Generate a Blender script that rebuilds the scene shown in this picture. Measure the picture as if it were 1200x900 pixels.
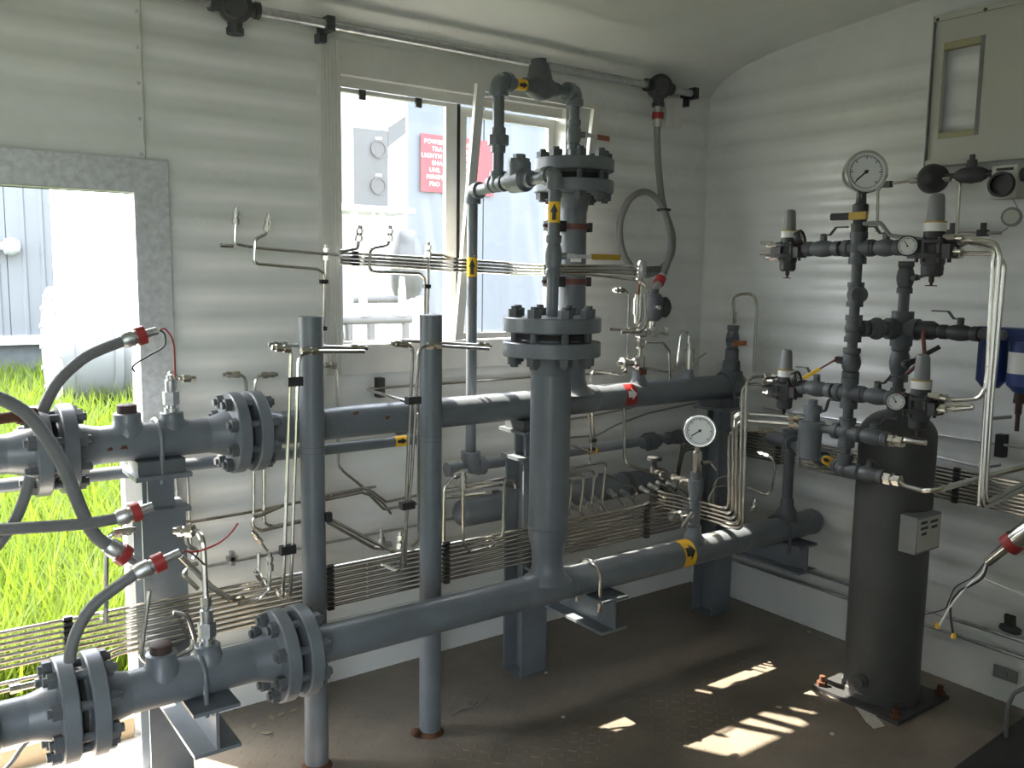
import bpy, bmesh, math, random
from mathutils import Vector, Matrix, Euler
random.seed(7)
S = bpy.context.scene
COL = S.collection
for o in list(bpy.data.objects): bpy.data.objects.remove(o)
PI = math.pi

# ---------------------------------------------------------------- camera
CAM_H = 1.30
YAW, PITCH, ROLL, FPX = math.radians(36.1025), math.radians(7.1269), math.radians(-0.7862), 1031.5
_f = Vector((math.sin(YAW)*math.cos(PITCH), math.cos(YAW)*math.cos(PITCH), -math.sin(PITCH)))
_r = Vector((math.cos(YAW), -math.sin(YAW), 0))
_d = _f.cross(_r)
_c, _s = math.cos(ROLL), math.sin(ROLL)
RIGHT, DOWN, FWD = _c*_r+_s*_d, -_s*_r+_c*_d, _f
cam = bpy.data.cameras.new('camera'); camo = bpy.data.objects.new('camera', cam); COL.objects.link(camo)
cam.sensor_width = 36; cam.lens = FPX/1200*36; cam.clip_start = .02
camo.matrix_world = Matrix(((RIGHT.x, -DOWN.x, -FWD.x, 0), (RIGHT.y, -DOWN.y, -FWD.y, 0), (RIGHT.z, -DOWN.z, -FWD.z, CAM_H), (0, 0, 0, 1)))
S.camera = camo
ORG = Vector((0, 0, CAM_H))
def at(px, py, X=None, Y=None, Z=None):
    """photo pixel -> point on a plane of the room (X, Y or Z given in metres)"""
    d = RIGHT*((px-600)/FPX)+DOWN*((py-450)/FPX)+FWD
    if X is not None: t = X/d.x
    elif Y is not None: t = Y/d.y
    else: t = (Z-CAM_H)/d.z
    return ORG+d*t

# ---------------------------------------------------------------- light
S.view_settings.view_transform = 'Standard'; S.view_settings.look = 'None'
S.view_settings.gamma = 1; S.view_settings.use_curve_mapping = False
S.view_settings.exposure = 2.9
SUN_DIR = Vector((0.60, -1.0, -1.68)).normalized()
sun = bpy.data.lights.new('sun', 'SUN'); sun.energy = 4.9; sun.angle = math.radians(.55); sun.color = (1, .89, .74)
suno = bpy.data.objects.new('sun', sun); COL.objects.link(suno)
suno.rotation_euler = SUN_DIR.to_track_quat('-Z', 'Y').to_euler(); suno.location = (-4, 8, 12)
W = bpy.data.worlds.new('world'); S.world = W; W.use_nodes = True
wn = W.node_tree; bg = wn.nodes['Background']
sky = wn.nodes.new('ShaderNodeTexSky'); sky.sky_type = 'NISHITA'; sky.sun_disc = False
sky.sun_elevation = math.asin(-SUN_DIR.z); sky.sun_rotation = math.atan2(-SUN_DIR.x, -SUN_DIR.y)
sky.dust_density = 4.0; sky.air_density = 1.0; sky.ozone_density = 1.0
hz = wn.nodes.new('ShaderNodeMixRGB'); hz.inputs[0].default_value = .55; hz.inputs[2].default_value = (1.75, 1.85, 1.95, 1)
sc = wn.nodes.new('ShaderNodeMixRGB'); sc.blend_type = 'MULTIPLY'; sc.inputs[0].default_value = 1; sc.inputs[2].default_value = (.3, .3, .3, 1)
wn.links.new(sky.outputs[0], sc.inputs[1]); wn.links.new(sc.outputs[0], hz.inputs[1]); wn.links.new(hz.outputs[0], bg.inputs[0])
bg.inputs[1].default_value = 1.0

# ---------------------------------------------------------------- materials
MT = {}
def mat(name, col, rough=.5, metal=0, noise=0, nscale=20, bump=0, bscale=200, coat=0, col2=None, spec=.5, emit=None):
    m = bpy.data.materials.new(name); m.use_nodes = True; n = m.node_tree; p = n.nodes['Principled BSDF']
    p.inputs['Base Color'].default_value = (*col, 1); p.inputs['Roughness'].default_value = rough
    p.inputs['Metallic'].default_value = metal; p.inputs['Coat Weight'].default_value = coat
    p.inputs['Specular IOR Level'].default_value = spec
    if noise or bump:
        tc = n.nodes.new('ShaderNodeTexCoord')
    if noise:
        nz = n.nodes.new('ShaderNodeTexNoise'); nz.inputs['Scale'].default_value = nscale; nz.inputs['Detail'].default_value = 6; nz.inputs['Roughness'].default_value = .65
        n.links.new(tc.outputs['Object'], nz.inputs['Vector'])
        cr = n.nodes.new('ShaderNodeValToRGB'); cr.color_ramp.elements[0].position = .35; cr.color_ramp.elements[1].position = .68
        c2 = col2 or tuple(c*(1-noise) for c in col)
        cr.color_ramp.elements[0].color = (*col, 1); cr.color_ramp.elements[1].color = (*c2, 1)
        n.links.new(nz.outputs[0], cr.inputs[0]); n.links.new(cr.outputs[0], p.inputs['Base Color'])
        mr = n.nodes.new('ShaderNodeMapRange'); mr.inputs[3].default_value = max(0, rough-.1); mr.inputs[4].default_value = min(1, rough+.12)
        n.links.new(nz.outputs[0], mr.inputs[0]); n.links.new(mr.outputs[0], p.inputs['Roughness'])
    if bump:
        nb = n.nodes.new('ShaderNodeTexNoise'); nb.inputs['Scale'].default_value = bscale; nb.inputs['Detail'].default_value = 3
        n.links.new(tc.outputs['Object'], nb.inputs['Vector'])
        bp = n.nodes.new('ShaderNodeBump'); bp.inputs['Strength'].default_value = bump; bp.inputs['Distance'].default_value = .002
        n.links.new(nb.outputs[0], bp.inputs['Height']); n.links.new(bp.outputs[0], p.inputs['Normal'])
    if emit:
        p.inputs['Emission Color'].default_value = (*emit[0], 1); p.inputs['Emission Strength'].default_value = emit[1]
    MT[name] = m
    return m
mat('paint', (.150, .170, .188), .34, noise=.25, nscale=9, bump=.15, bscale=260)
mat('paint_dark_or_dim', (.10, .11, .118), .5, noise=.3, nscale=8, bump=.2)  # darker grey parts; on the regulator tree, shade put into the colour
mat('steel', (.62, .60, .55), .22, 1, noise=.15, nscale=30)
mat('bright_steel', (.72, .71, .68), .16, 1)
mat('zinc', (.55, .56, .56), .38, 1, noise=.25, nscale=60)
mat('galv', (.58, .60, .62), .48, .35, noise=.3, nscale=55, bump=.1)
mat('alu', (.66, .655, .62), .4, .12, noise=.1, nscale=10)
mat('wall', (.72, .735, .715), .24, noise=.08, nscale=3.5, spec=.35)
mat('ceil', (.67, .685, .645), .33, noise=.08, nscale=4, bump=.1, bscale=40)
mat('white', (.78, .78, .76), .4)
mat('panel', (.50, .50, .44), .55, noise=.06, nscale=5)
mat('card', (.36, .33, .20), .7)
mat('black', (.018, .018, .02), .45)
mat('rubber', (.15, .155, .155), .6, noise=.2, nscale=30)
mat('conduit_grey', (.21, .215, .21), .5, noise=.15, nscale=25)
mat('gasket', (.02, .018, .016), .8)
mat('red', (.30, .026, .024), .4)
mat('redbrown', (.16, .055, .045), .5)
mat('yellow', (.85, .50, .02), .45)
mat('darkyellow', (.42, .27, .03), .5)
mat('orange', (.33, .10, .03), .5)
mat('blue', (.012, .035, .16), .4)
mat('rust', (.11, .045, .02), .85, noise=.4, nscale=60)
mat('plug', (.055, .033, .027), .7, noise=.3, nscale=50)
mat('dial', (.80, .82, .80), .3)
mat('dialink', (.02, .03, .06), .5)
mat('castiron', (.045, .047, .05), .5, noise=.2, nscale=40)
mat('reggrey', (.20, .205, .21), .45)
mat('paper', (.75, .75, .72), .6)
mat('purple', (.03, .02, .25), .4)
mat('signred', (.22, .008, .016), .45)
mat('wood', (.30, .22, .13), .7, noise=.2, nscale=20)

# floor plate: painted steel, worn brown, with tread lugs built as geometry
m = mat('floor', (.215, .185, .145), .36, noise=.35, nscale=2.2, bump=.25, bscale=70, col2=(.12, .104, .084))
# glass: mostly clear, thin dusty film
def glass(name, dirt, tint=(.97, .98, .98)):
    m = bpy.data.materials.new(name); m.use_nodes = True; n = m.node_tree; n.nodes.clear()
    out = n.nodes.new('ShaderNodeOutputMaterial'); tr = n.nodes.new('ShaderNodeBsdfTransparent'); tr.inputs[0].default_value = (*tint, 1)
    gl = n.nodes.new('ShaderNodeBsdfGlossy'); gl.inputs['Roughness'].default_value = .02
    tl = n.nodes.new('ShaderNodeBsdfTranslucent'); tl.inputs[0].default_value = (.9, .9, .9, 1)
    fr = n.nodes.new('ShaderNodeFresnel'); fr.inputs[0].default_value = 1.35
    m1 = n.nodes.new('ShaderNodeMixShader'); m2 = n.nodes.new('ShaderNodeMixShader'); m1.inputs[0].default_value = dirt
    n.links.new(tr.outputs[0], m1.inputs[1]); n.links.new(tl.outputs[0], m1.inputs[2])
    n.links.new(fr.outputs[0], m2.inputs[0]); n.links.new(m1.outputs[0], m2.inputs[1]); n.links.new(gl.outputs[0], m2.inputs[2])
    n.links.new(m2.outputs[0], out.inputs[0]); MT[name] = m
glass('glass', .014); glass('gauge_glass', .0)

# ---------------------------------------------------------------- mesh helpers
def frame(axis):
    a = Vector(axis).normalized(); u = Vector((0, 0, 1)) if abs(a.z) < .9 else Vector((1, 0, 0))
    x = u.cross(a).normalized(); return a, x, a.cross(x)
def V(*a): return Vector(a)
class MB:
    def __init__(s): s.v = []; s.f = []
    def rings(s, rings, caps=True, closed=False):
        b = len(s.v); n = len(rings[0])
        for r in rings: s.v += [tuple(p) for p in r]
        k = len(rings)
        for i in range(k if closed else k-1):
            A = b+i*n; B = b+((i+1) % k)*n
            for j in range(n): s.f.append((A+j, A+(j+1) % n, B+(j+1) % n, B+j))
        if caps and not closed:
            s.f.append(tuple(b+j for j in reversed(range(n)))); s.f.append(tuple(b+(k-1)*n+j for j in range(n)))
        return s
    def lathe(s, o, axis, prof, seg=20, caps=True, spin=0):
        a, x, y = frame(axis); o = Vector(o); R = []
        for t, r in prof:
            c = o+a*t; R.append([c+(x*math.cos(spin+2*PI*j/seg)+y*math.sin(spin+2*PI*j/seg))*max(r, 1e-5) for j in range(seg)])
        return s.rings(R, caps)
    def cyl(s, a, b, r, r2=None, seg=16, spin=0):
        a, b = Vector(a), Vector(b); return s.lathe(a, b-a, [(0, r), ((b-a).length, r if r2 is None else r2)], seg, True, spin)
    def hex(s, a, b, r): return s.cyl(a, b, r, seg=6)
    def ball(s, c, r, sc=1, axis=(0, 0, 1), seg=14, n=8):
        return s.lathe(c, axis, [(-math.cos(PI*i/n)*r*sc, math.sin(PI*i/n)*r) for i in range(n+1)], seg)
    def path(s, pts, r, seg=8, caps=True, closed=False):
        P = [Vector(p) for p in pts]; n = len(P); R = []; x = None
        for i in range(n):
            if closed: t = P[(i+1) % n]-P[i-1]
            else: t = (P[min(i+1, n-1)]-P[max(i-1, 0)])
            if t.length < 1e-9: t = Vector((0, 0, 1))
            t.normalize()
            if x is None: _, x, _ = frame(t)
            x = (x-t*x.dot(t)); x = x.normalized() if x.length > 1e-6 else frame(t)[1]
            y = t.cross(x); rr = r[i] if isinstance(r, (list, tuple)) else r
            R.append([P[i]+(x*math.cos(2*PI*j/seg)+y*math.sin(2*PI*j/seg))*rr for j in range(seg)])
        return s.rings(R, caps, closed)
    def tube(s, pts, r, bend=.03, seg=8, n=5): return s.path(fillet(pts, bend, n), r, seg)
    def spline(s, pts, r, seg=10, n=8): return s.path(smooth(pts, n), r, seg)
    def box(s, c, size, ax=None):
        c = Vector(c); X, Y, Z = ax or (V(1, 0, 0), V(0, 1, 0), V(0, 0, 1)); b = len(s.v)
        for i in (-1, 1):
            for j in (-1, 1):
                for k in (-1, 1): s.v.append(tuple(c+X*(i*size[0]/2)+Y*(j*size[1]/2)+Z*(k*size[2]/2)))
        for q in ((0, 1, 3, 2), (4, 6, 7, 5), (0, 4, 5, 1), (2, 3, 7, 6), (0, 2, 6, 4), (1, 5, 7, 3)): s.f.append(tuple(b+i for i in q))
        return s
    def bb(s, a, b): a, b = Vector(a), Vector(b); return s.box((a+b)/2, [abs(b[i]-a[i]) for i in range(3)])
    def bar(s, a, b, w, h, up=(0, 0, 1)):
        a, b = Vector(a), Vector(b); d = (b-a); L = d.length; d.normalize(); u = Vector(up)
        y = u.cross(d); y = y.normalized() if y.length > 1e-4 else frame(d)[1]; z = d.cross(y)
        return s.box((a+b)/2, (L, w, h), (d, y, z))
    def prism(s, pts, off):
        b = len(s.v); n = len(pts); off = Vector(off); P = [Vector(p) for p in pts]
        s.v += [tuple(p) for p in P]+[tuple(p+off) for p in P]
        s.f.append(tuple(b+i for i in reversed(range(n)))); s.f.append(tuple(b+n+i for i in range(n)))
        for i in range(n): s.f.append((b+i, b+(i+1) % n, b+n+(i+1) % n, b+n+i))
        return s
    def torus(s, c, axis, R, r, seg=24, ts=8, a0=0, a1=2*PI):
        a, x, y = frame(axis); c = Vector(c); full = abs(a1-a0-2*PI) < 1e-6
        k = seg if full else seg+1
        pts = [c+(x*math.cos(a0+(a1-a0)*i/seg)+y*math.sin(a0+(a1-a0)*i/seg))*R for i in range(k)]
        return s.path(pts, r, ts, closed=full)
    def mesh(s, name, org=(0, 0, 0)):
        o = Vector(org); me = bpy.data.meshes.new(name); me.from_pydata([tuple(Vector(v)-o) for v in s.v], [], s.f)
        bm = bmesh.new(); bm.from_mesh(me); bmesh.ops.recalc_face_normals(bm, faces=bm.faces); bm.to_mesh(me); bm.free()
        me.polygons.foreach_set('use_smooth', [True]*len(me.polygons)); me.set_sharp_from_angle(angle=math.radians(38)); me.update()
        return me
def fillet(pts, r, n=5):
    P = [Vector(p) for p in pts]; out = [P[0]]
    for i in range(1, len(P)-1):
        a, b, c = P[i-1], P[i], P[i+1]; u = (a-b); w = (c-b); lu, lw = u.length, w.length
        if lu < 1e-6 or lw < 1e-6: continue
        u /= lu; w /= lw; ang = u.angle(w)
        if ang > PI-.05: out.append(b); continue
        d = min(r/math.tan(ang/2), lu*.48, lw*.48); p0 = b+u*d; p1 = b+w*d
        for k in range(n+1):
            t = k/n; out.append(p0*(1-t)**2+b*2*t*(1-t)+p1*t*t)
    out.append(P[-1]); return out
def smooth(pts, n=8):
    P = [Vector(p) for p in pts]; out = []
    for i in range(len(P)-1):
        p0, p1, p2, p3 = P[max(i-1, 0)], P[i], P[i+1], P[min(i+2, len(P)-1)]
        for k in range(n):
            t = k/n; out.append(.5*((2*p1)+(p2-p0)*t+(2*p0-5*p1+4*p2-p3)*t*t+(3*p1-p0-3*p2+p3)*t**3))
    out.append(P[-1]); return out

# ---------------------------------------------------------------- object helpers
WORLD = {}
def wpos(o):
    p = Vector((0, 0, 0))
    while o is not None: p = p+WORLD.get(o.name, Vector(o.location)); o = o.parent
    return p
def thing(name, label, cat, loc=(0, 0, 0), group=None):
    o = bpy.data.objects.new(name, None); COL.objects.link(o); o.location = loc; o.empty_display_size = .05
    o['label'] = label; o['category'] = cat
    if group: o['group'] = group
    return o
def put(name, mb, m, parent=None, label=None, org=None, kind=None):
    """one mesh object; vertices are given in room coordinates"""
    base = wpos(parent) if parent else Vector((0, 0, 0))
    if org is None: org = base
    org = Vector(org)
    o = bpy.data.objects.new(name, mb.mesh(name, org)); COL.objects.link(o)
    o.data.materials.append(MT[m]); o.location = org-base
    if parent: o.parent = parent
    if label: o['label'] = label
    if kind: o['kind'] = kind
    return o
def solo(name, mb, m, label, cat, org=None, group=None):
    if org is None:
        zs = min(mb.v, key=lambda p: p[2]); xs = [p[0] for p in mb.v]; ys = [p[1] for p in mb.v]
        org = ((min(xs)+max(xs))/2, (min(ys)+max(ys))/2, zs[2])
    o = put(name, mb, m, None, label, org); o['category'] = cat
    if group: o['group'] = group
    return o
def struct(name, mb, m, parent=None):
    o = put(name, mb, m, parent)
    if not parent: o['kind'] = 'structure'
    return o
def inst(name, me, m, parent, pos, axis=(0, 0, 1), spin=0):
    """part that shares mesh data; the mesh is modelled along +Z"""
    if not me.materials: me.materials.append(MT[m])
    o = bpy.data.objects.new(name, me); COL.objects.link(o)
    a, x, y = frame(axis); R = Matrix((x, y, a)).transposed()
    o.location = Vector(pos)-wpos(parent); o.rotation_euler = (R @ Matrix.Rotation(spin, 3, 'Z')).to_euler(); o.parent = parent
    return o
# ================================================================ the building
XW, YW = 2.79, 2.50           # inner faces: right wall, window wall
XL, YF = -1.10, -0.70         # left wall, wall behind the camera
DX0, DX1, DZ = -0.42, 0.580, 1.50     # low opening in the window wall
WX0, WX1, WZ0, WZ1 = 1.112, 2.068, 1.005, 1.955
PITCHW, AMP = .092, .0042
CEIL = [(2.50, 2.015), (2.478, 2.035), (2.44, 2.062), (2.39, 2.088), (2.33, 2.110), (2.22, 2.133), (2.05, 2.152), (1.86, 2.168), (1.6, 2.192), (1.25, 2.215), (.9, 2.225)]
CEIL = CEIL+[(1.8-y, z) for y, z in reversed(CEIL[:-1])]
def ceil_z(y):
    for (y0, z0), (y1, z1) in zip(CEIL, CEIL[1:]):
        if y1 <= y <= y0: return z0+(z1-z0)*(y0-y)/(y0-y1)
    return 2.015
def wav(z):
    if z < .30: return 0
    ph = (z-.30)/PITCHW*2*PI
    s = math.sin(ph); return AMP*max(-.72, min(.72, s))/.72
def zlist(z0, z1):
    n = max(2, int((z1-z0)/(PITCHW/12))); return [z0+(z1-z0)*i/n for i in range(n+1)]
def strip(mb, mapf, u0, u1, z0, z1):
    b = len(mb.v); zs = zlist(z0, z1)
    for z in zs: mb.v += [tuple(mapf(u0, z)), tuple(mapf(u1, z))]
    for i in range(len(zs)-1): mb.f.append((b+2*i, b+2*i+1, b+2*i+3, b+2*i+2))
wb = MB(); f = lambda u, z: (u, YW-wav(z), z)
for u0, u1, z0, z1 in ((XL, DX0, 0, 2.06), (DX0, DX1, DZ, 2.06), (DX1, WX0, 0, 2.06), (WX0, WX1, 0, WZ0), (WX0, WX1, WZ1, 2.06), (WX1, XW+.02, 0, 2.06)): strip(wb, f, u0, u1, z0, z1)
ws = struct('wall_back', wb, 'wall')
# outer skin of the same wall (gives it thickness)
ob = MB()
for u0, u1, z0, z1 in ((XL-.08, DX0, -.12, 2.3), (DX0, DX1, DZ, 2.3), (DX1, WX0, -.12, 2.3), (WX0, WX1, -.12, WZ0), (WX0, WX1, WZ1, 2.3), (WX1, XW+.08, -.12, 2.3)):
    ob.bb((u0, YW+.04, z0), (u1, YW+.075, z1))
put('outer_skin', ob, 'white', ws)
def wall_side(name, X, sgn, hole=None):
    mb = MB(); ys = [YF+(YW+.02-YF)*i/28 for i in range(29)]
    if hole: ys = sorted(set([y for y in ys if not (hole[0]-.03 < y < hole[1]+.03)]+[hole[0], hole[1]]))
    for y0, y1 in zip(ys, ys[1:]):
        if hole and y0 >= hole[0]-1e-6 and y1 <= hole[1]+1e-6: continue
        b = len(mb.v); zs = zlist(0, 2.0)
        zs0 = zs+[2.0+(ceil_z(y0)+.03-2.0)*i/6 for i in range(1, 7)]; zs1 = zs+[2.0+(ceil_z(y1)+.03-2.0)*i/6 for i in range(1, 7)]
        for a, c in zip(zs0, zs1): mb.v += [(X-sgn*wav(a), y0, a), (X-sgn*wav(c), y1, c)]
        for i in range(len(zs0)-1): mb.f.append((b+2*i, b+2*i+1, b+2*i+3, b+2*i+2))
    if hole: strip(mb, lambda u, z: (X-sgn*wav(z), u, z), hole[0], hole[1], hole[2], 2.24)
    o = struct(name, mb, 'wall')
    ob = MB(); h0, h1 = (hole[0], hole[1]) if hole else (YW, YW)
    ob.bb((X+sgn*.04, YF-.08, -.12), (X+sgn*.075, h0, 2.3))
    if hole: ob.bb((X+sgn*.04, h0, hole[2]), (X+sgn*.075, h1, 2.3))
    ob.bb((X+sgn*.04, h1, -.12), (X+sgn*.075, YW+.08, 2.3)); put('outer_skin', ob, 'white', o)
wall_side('wall_right', XW, 1); wall_side('wall_left', XL, -1)
# wall behind the camera
fb = MB(); ff = lambda u, z: (u, YF+wav(z), z); BX0, BX1, BZ = -1.06, -.08, 2.0      # added doorway behind the camera, unseen, to light pipes and left wall
for u0, u1, z0, z1 in ((XL, BX0, 0, 2.06), (BX0, BX1, BZ, 2.06), (BX1, XW+.02, 0, 2.06)): strip(fb, ff, u0, u1, z0, z1)
wf = struct('wall_front', fb, 'wall')
ob = MB()
for u0, u1, z0, z1 in ((XL-.08, BX0, -.12, 2.3), (BX0, BX1, BZ, 2.3), (BX1, XW+.08, -.12, 2.3)): ob.bb((u0, YF-.075, z0), (u1, YF-.04, z1))
put('outer_skin', ob, 'white', wf)
cb = MB()
for i, (y, z) in enumerate(CEIL): cb.v += [(XL-.05, y, z), (XW+.03, y, z)]
for i in range(len(CEIL)-1): cb.f.append((2*i, 2*i+1, 2*i+3, 2*i+2))
ce = struct('ceiling', cb, 'ceil')
rb = MB(); P = [(XL-.1, y*1.06-.05, z+.1) for y, z in CEIL]
for p in P: rb.v += [p, (XW+.1, p[1], p[2])]
for i in range(len(P)-1): rb.f.append((2*i, 2*i+1, 2*i+3, 2*i+2))
put('roof_skin', rb, 'white', ce)
fl = struct('floor', MB().bb((XL, YF, -.05), (XW+.01, YW+.02, 0)), 'floor')
# raised tread lugs
lg = MB(); px_ = .034
def lug(x, y, a):
    c, s_ = math.cos(a), math.sin(a); L, w, h = .0125, .0042, .0012; b = len(lg.v)
    for lx, ly, z in ((-L, 0, 0), (0, -w, 0), (L, 0, 0), (0, w, 0), (-L*.45, 0, h), (L*.45, 0, h)): lg.v.append((x+lx*c-ly*s_, y+lx*s_+ly*c, z))
    for q in ((0, 1, 4), (1, 5, 4), (1, 2, 5), (2, 3, 5), (3, 4, 5), (3, 0, 4)): lg.f.append(tuple(b+i for i in q))
for i in range(int((XW-.35)/px_)):
    for j in range(int((YW-.9)/px_)):
        lug(.4+i*px_, .92+j*px_, PI/4 if (i+j) % 2 else -PI/4)
put('tread_lugs', lg, 'floor', fl, kind='stuff')
# debris on the floor: dirt crumbs along the wall and by the posts
# vertical panel joints with rivets
jb = MB().bb((.612, YW-.0085, 1.58), (.6145, YW+.005, 2.03)); js = put('panel_seam', jb, 'panel', ws)
rv = MB().lathe((0, 0, 0), (0, 0, 1), [(0, .005), (.0015, .0045), (.0028, .002)], 8).mesh('rivet')
for z in (1.60, 1.69, 1.78, 1.87, 1.96): inst('rivet', rv, 'galv', ws, (.603, YW-.0065, z), (0, -1, 0))
jb = MB().bb((XW-.008, YW-.002, .02), (XW+.004, YW-.001, 2.02))
# baseboard strips where walls meet the floor
b = struct('baseboard_back', MB().bb((DX1+.02, YW-.012, 0), (XW, YW+.01, .2)), 'wall')
b = struct('baseboard_right', MB().bb((XW-.012, YF, 0), (XW+.01, YW-.012, .16)), 'wall')

# added unseen double door swung inward; right leaf screens right wall from doorway light
d2 = bpy.data.objects.new('added_door', None); COL.objects.link(d2); d2.location = (BX1, YF, 0); d2['kind'] = 'structure'
for xx in (BX0-.03, BX1+.004):
    lf = put('added_door_leaf', MB().bb((xx, YF+.02, .01), (xx+.035, YF+.51, BZ-.02)), 'white', d2)
    put('added_door_knob', MB().ball((xx+.035+.02, YF+.45, 1.0), .025).cyl((xx+.035, YF+.45, 1.0), (xx+.055, YF+.45, 1.0), .01), 'zinc', lf)
# ---------------------------------------------------------------- low opening: galvanised frame
dr = bpy.data.objects.new('door_1', None); COL.objects.link(dr); dr.location = (DX1, YW, 0); dr['kind'] = 'structure'
fw = .085
mb = MB(); yf = YW-.022
mb.prism([(DX1, yf, 0), (DX1+fw, yf, 0), (DX1+fw, yf, DZ+fw), (DX1, yf, DZ)], (0, .020, 0))
mb.bb((DX1-.003, yf+.001, 0), (DX1, YW+.075, DZ)); put('jamb', mb, 'galv', dr)
mb = MB(); mb.prism([(DX0-fw, yf, 0), (DX0, yf, 0), (DX0, yf, DZ), (DX0-fw, yf, DZ+fw)], (0, .020, 0))
mb.bb((DX0, yf+.001, 0), (DX0+.003, YW+.075, DZ)); put('jamb', mb, 'galv', dr)
mb = MB(); mb.prism([(DX0, yf, DZ), (DX1, yf, DZ), (DX1+fw, yf, DZ+fw), (DX0-fw, yf, DZ+fw)], (0, .020, 0))
mb.bb((DX0, yf+.001, DZ), (DX1, YW+.075, DZ+.003)); put('header', mb, 'galv', dr)
for p in ((DX1+.05, DZ+.062), (DX0-.05, DZ+.062), (DX1+.05, .9), (DX1+.05, .3)):
    inst('rivet', rv, 'castiron', dr, (p[0], yf, p[1]), (0, -1, 0))
put('threshold', MB().bb((DX0, YW-.30, 0), (DX1-.02, YW+.08, .012)), 'white', dr)
put('sill_curb', MB().bb((DX0, YW-.035, .012), (DX1-.06, YW+.04, .07)), 'wood', dr)
# white edge trim of the opening seen below the pipes
put('edge_trim', MB().bb((DX1-.055, YW-.02, 0.012), (DX1-.003, YW+.03, .80)), 'wall', dr)

# ---------------------------------------------------------------- window
wd = bpy.data.objects.new('window_1', None); COL.objects.link(wd); wd.location = (WX0, YW, WZ0); wd['kind'] = 'structure'
def rail(name, x0, x1, z0, z1, y0, y1, m='alu', par=None):
    return put(name, MB().bb((x0, y0, z0), (x1, y1, z1)), m, par or wd)
OX0, OX1, OZ0, OZ1 = 1.100, 2.085, .985, 1.972
GX0, GX1, GZ0, GZ1 = 1.163, 2.022, 1.078, 1.878
yo = YW-.028
rail('frame_left', OX0, GX0, OZ0, OZ1, yo, YW+.075)
rail('frame_right', GX1, OX1, OZ0, OZ1, yo, YW+.075)
rail('frame_top', GX0, GX1, GZ1, OZ1, yo, YW+.075)
rail('frame_bottom', GX0, GX1, OZ0, GZ0, yo, YW+.075)
for k in range(5): rail('frame_rib', OX0+.008+k*.011, OX0+.011+k*.011, OZ0, OZ1, yo-.003, yo+.001)
rail('sill_lip', GX0-.005, GX1+.005, GZ0-.012, GZ0-.001, yo-.014, yo+.002)
rail('top_track', GX0, GX1, GZ1-.03, GZ1-.001, YW-.005, YW+.004)
SX = 1.545
sl = bpy.data.objects.new('sliding_sash', None); COL.objects.link(sl); sl.location = (0, 0, 0); sl.parent = wd
y0, y1 = YW+.015, YW+.035
def sash(nm, x0, x1, z0, z1, y0, y1, w, m):
    p = put(nm, MB().bb((x0, y0, z0), (x0+w[0], y1, z1)).bb((x1-w[1], y0, z0), (x1, y1, z1)).bb((x0+w[0], y0, z1-w[2]), (x1-w[1], y1, z1)).bb((x0+w[0], y0, z0), (x1-w[1], y1, z0+w[3])), m, wd)
    g = MB(); yc = (y0+y1)/2; g.v = [(x0+w[0], yc, z0+w[3]), (x1-w[1], yc, z0+w[3]), (x1-w[1], yc, z1-w[2]), (x0+w[0], yc, z1-w[2])]; g.f = [(0, 1, 2, 3)]
    put('pane', g, 'glass', p); return p
bpy.data.objects.remove(sl)
sash('sliding_sash', GX0+.001, 1.590, GZ0+.001, GZ1-.031, YW+.005, YW+.022, (.004, .042, .012, .006), 'alu')
rail('meeting_gap', 1.591, 1.602, GZ0, GZ1-.03, YW+.004, YW+.012, 'black')
sash('fixed_sash', 1.603, GX1-.001, GZ0+.001, GZ1-.031, YW+.030, YW+.047, (.040, .030, .03, .012), 'alu')
for px in (423, 489):
    p = at(px, 97 if px < 450 else 107, Y=YW+.01); put('sash_clip', MB().box((p.x, YW+.004, GZ1-.045), (.022, .01, .028)), 'castiron', wd)
# loose screen frame hinged at the sill, its top leaning into the room
A, B = V(1.572, YW-.035, GZ0+.004), V(1.545, 2.305, 1.872)
A2, B2 = V(2.045, YW-.035, GZ0+.004), V(2.018, 2.305, 1.872)
sf = thing('screen_frame', 'narrow aluminium window screen frame leaning inward from the sill', 'screen frame', (1.8, YW-.035, GZ0))
put('side_rail', MB().bar(A, B, .016, .03, (1, 0, 0)), 'alu', sf); put('side_rail', MB().bar(A2, B2, .016, .03, (1, 0, 0)), 'alu', sf)
put('top_rail', MB().bar(B+V(.016, 0, -.01), B2+V(-.016, 0, -.01), .012, .02), 'alu', sf)
put('bottom_rail', MB().bar(A+V(.016, 0, .01), A2+V(-.016, 0, .01), .012, .02), 'alu', sf)
# ================================================================ outdoors
GZ = -.22
mat('soil', (.06, .075, .02), .95, noise=.4, nscale=3)
gm = mat('grass', (.055, .11, .009), .6, noise=.5, nscale=2.5, col2=(.15, .17, .035))
n = gm.node_tree; pb = n.nodes['Principled BSDF']; tl = n.nodes.new('ShaderNodeBsdfTranslucent'); tl.inputs[0].default_value = (.13, .20, .015, 1)
mx = n.nodes.new('ShaderNodeMixShader'); mx.inputs[0].default_value = .45
n.links.new(pb.outputs[0], mx.inputs[1]); n.links.new(tl.outputs[0], mx.inputs[2]); n.links.new(mx.outputs[0], n.nodes['Material Output'].inputs[0])
mat('bluewhite', (.088, .101, .122), .45, noise=.05, nscale=2)
mat('siding', (.15, .16, .168), .4, noise=.05, nscale=2)
mat('sidingwhite', (.115, .12, .125), .45, noise=.05, nscale=2)
mat('tankwhite', (.20, .205, .21), .3, noise=.05, nscale=2)
gb = MB(); gb.bb((-60, -60, GZ-.3), (60, 60, GZ)); struct('ground', gb, 'soil')
g = MB(); rnd = random.Random(3)
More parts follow.
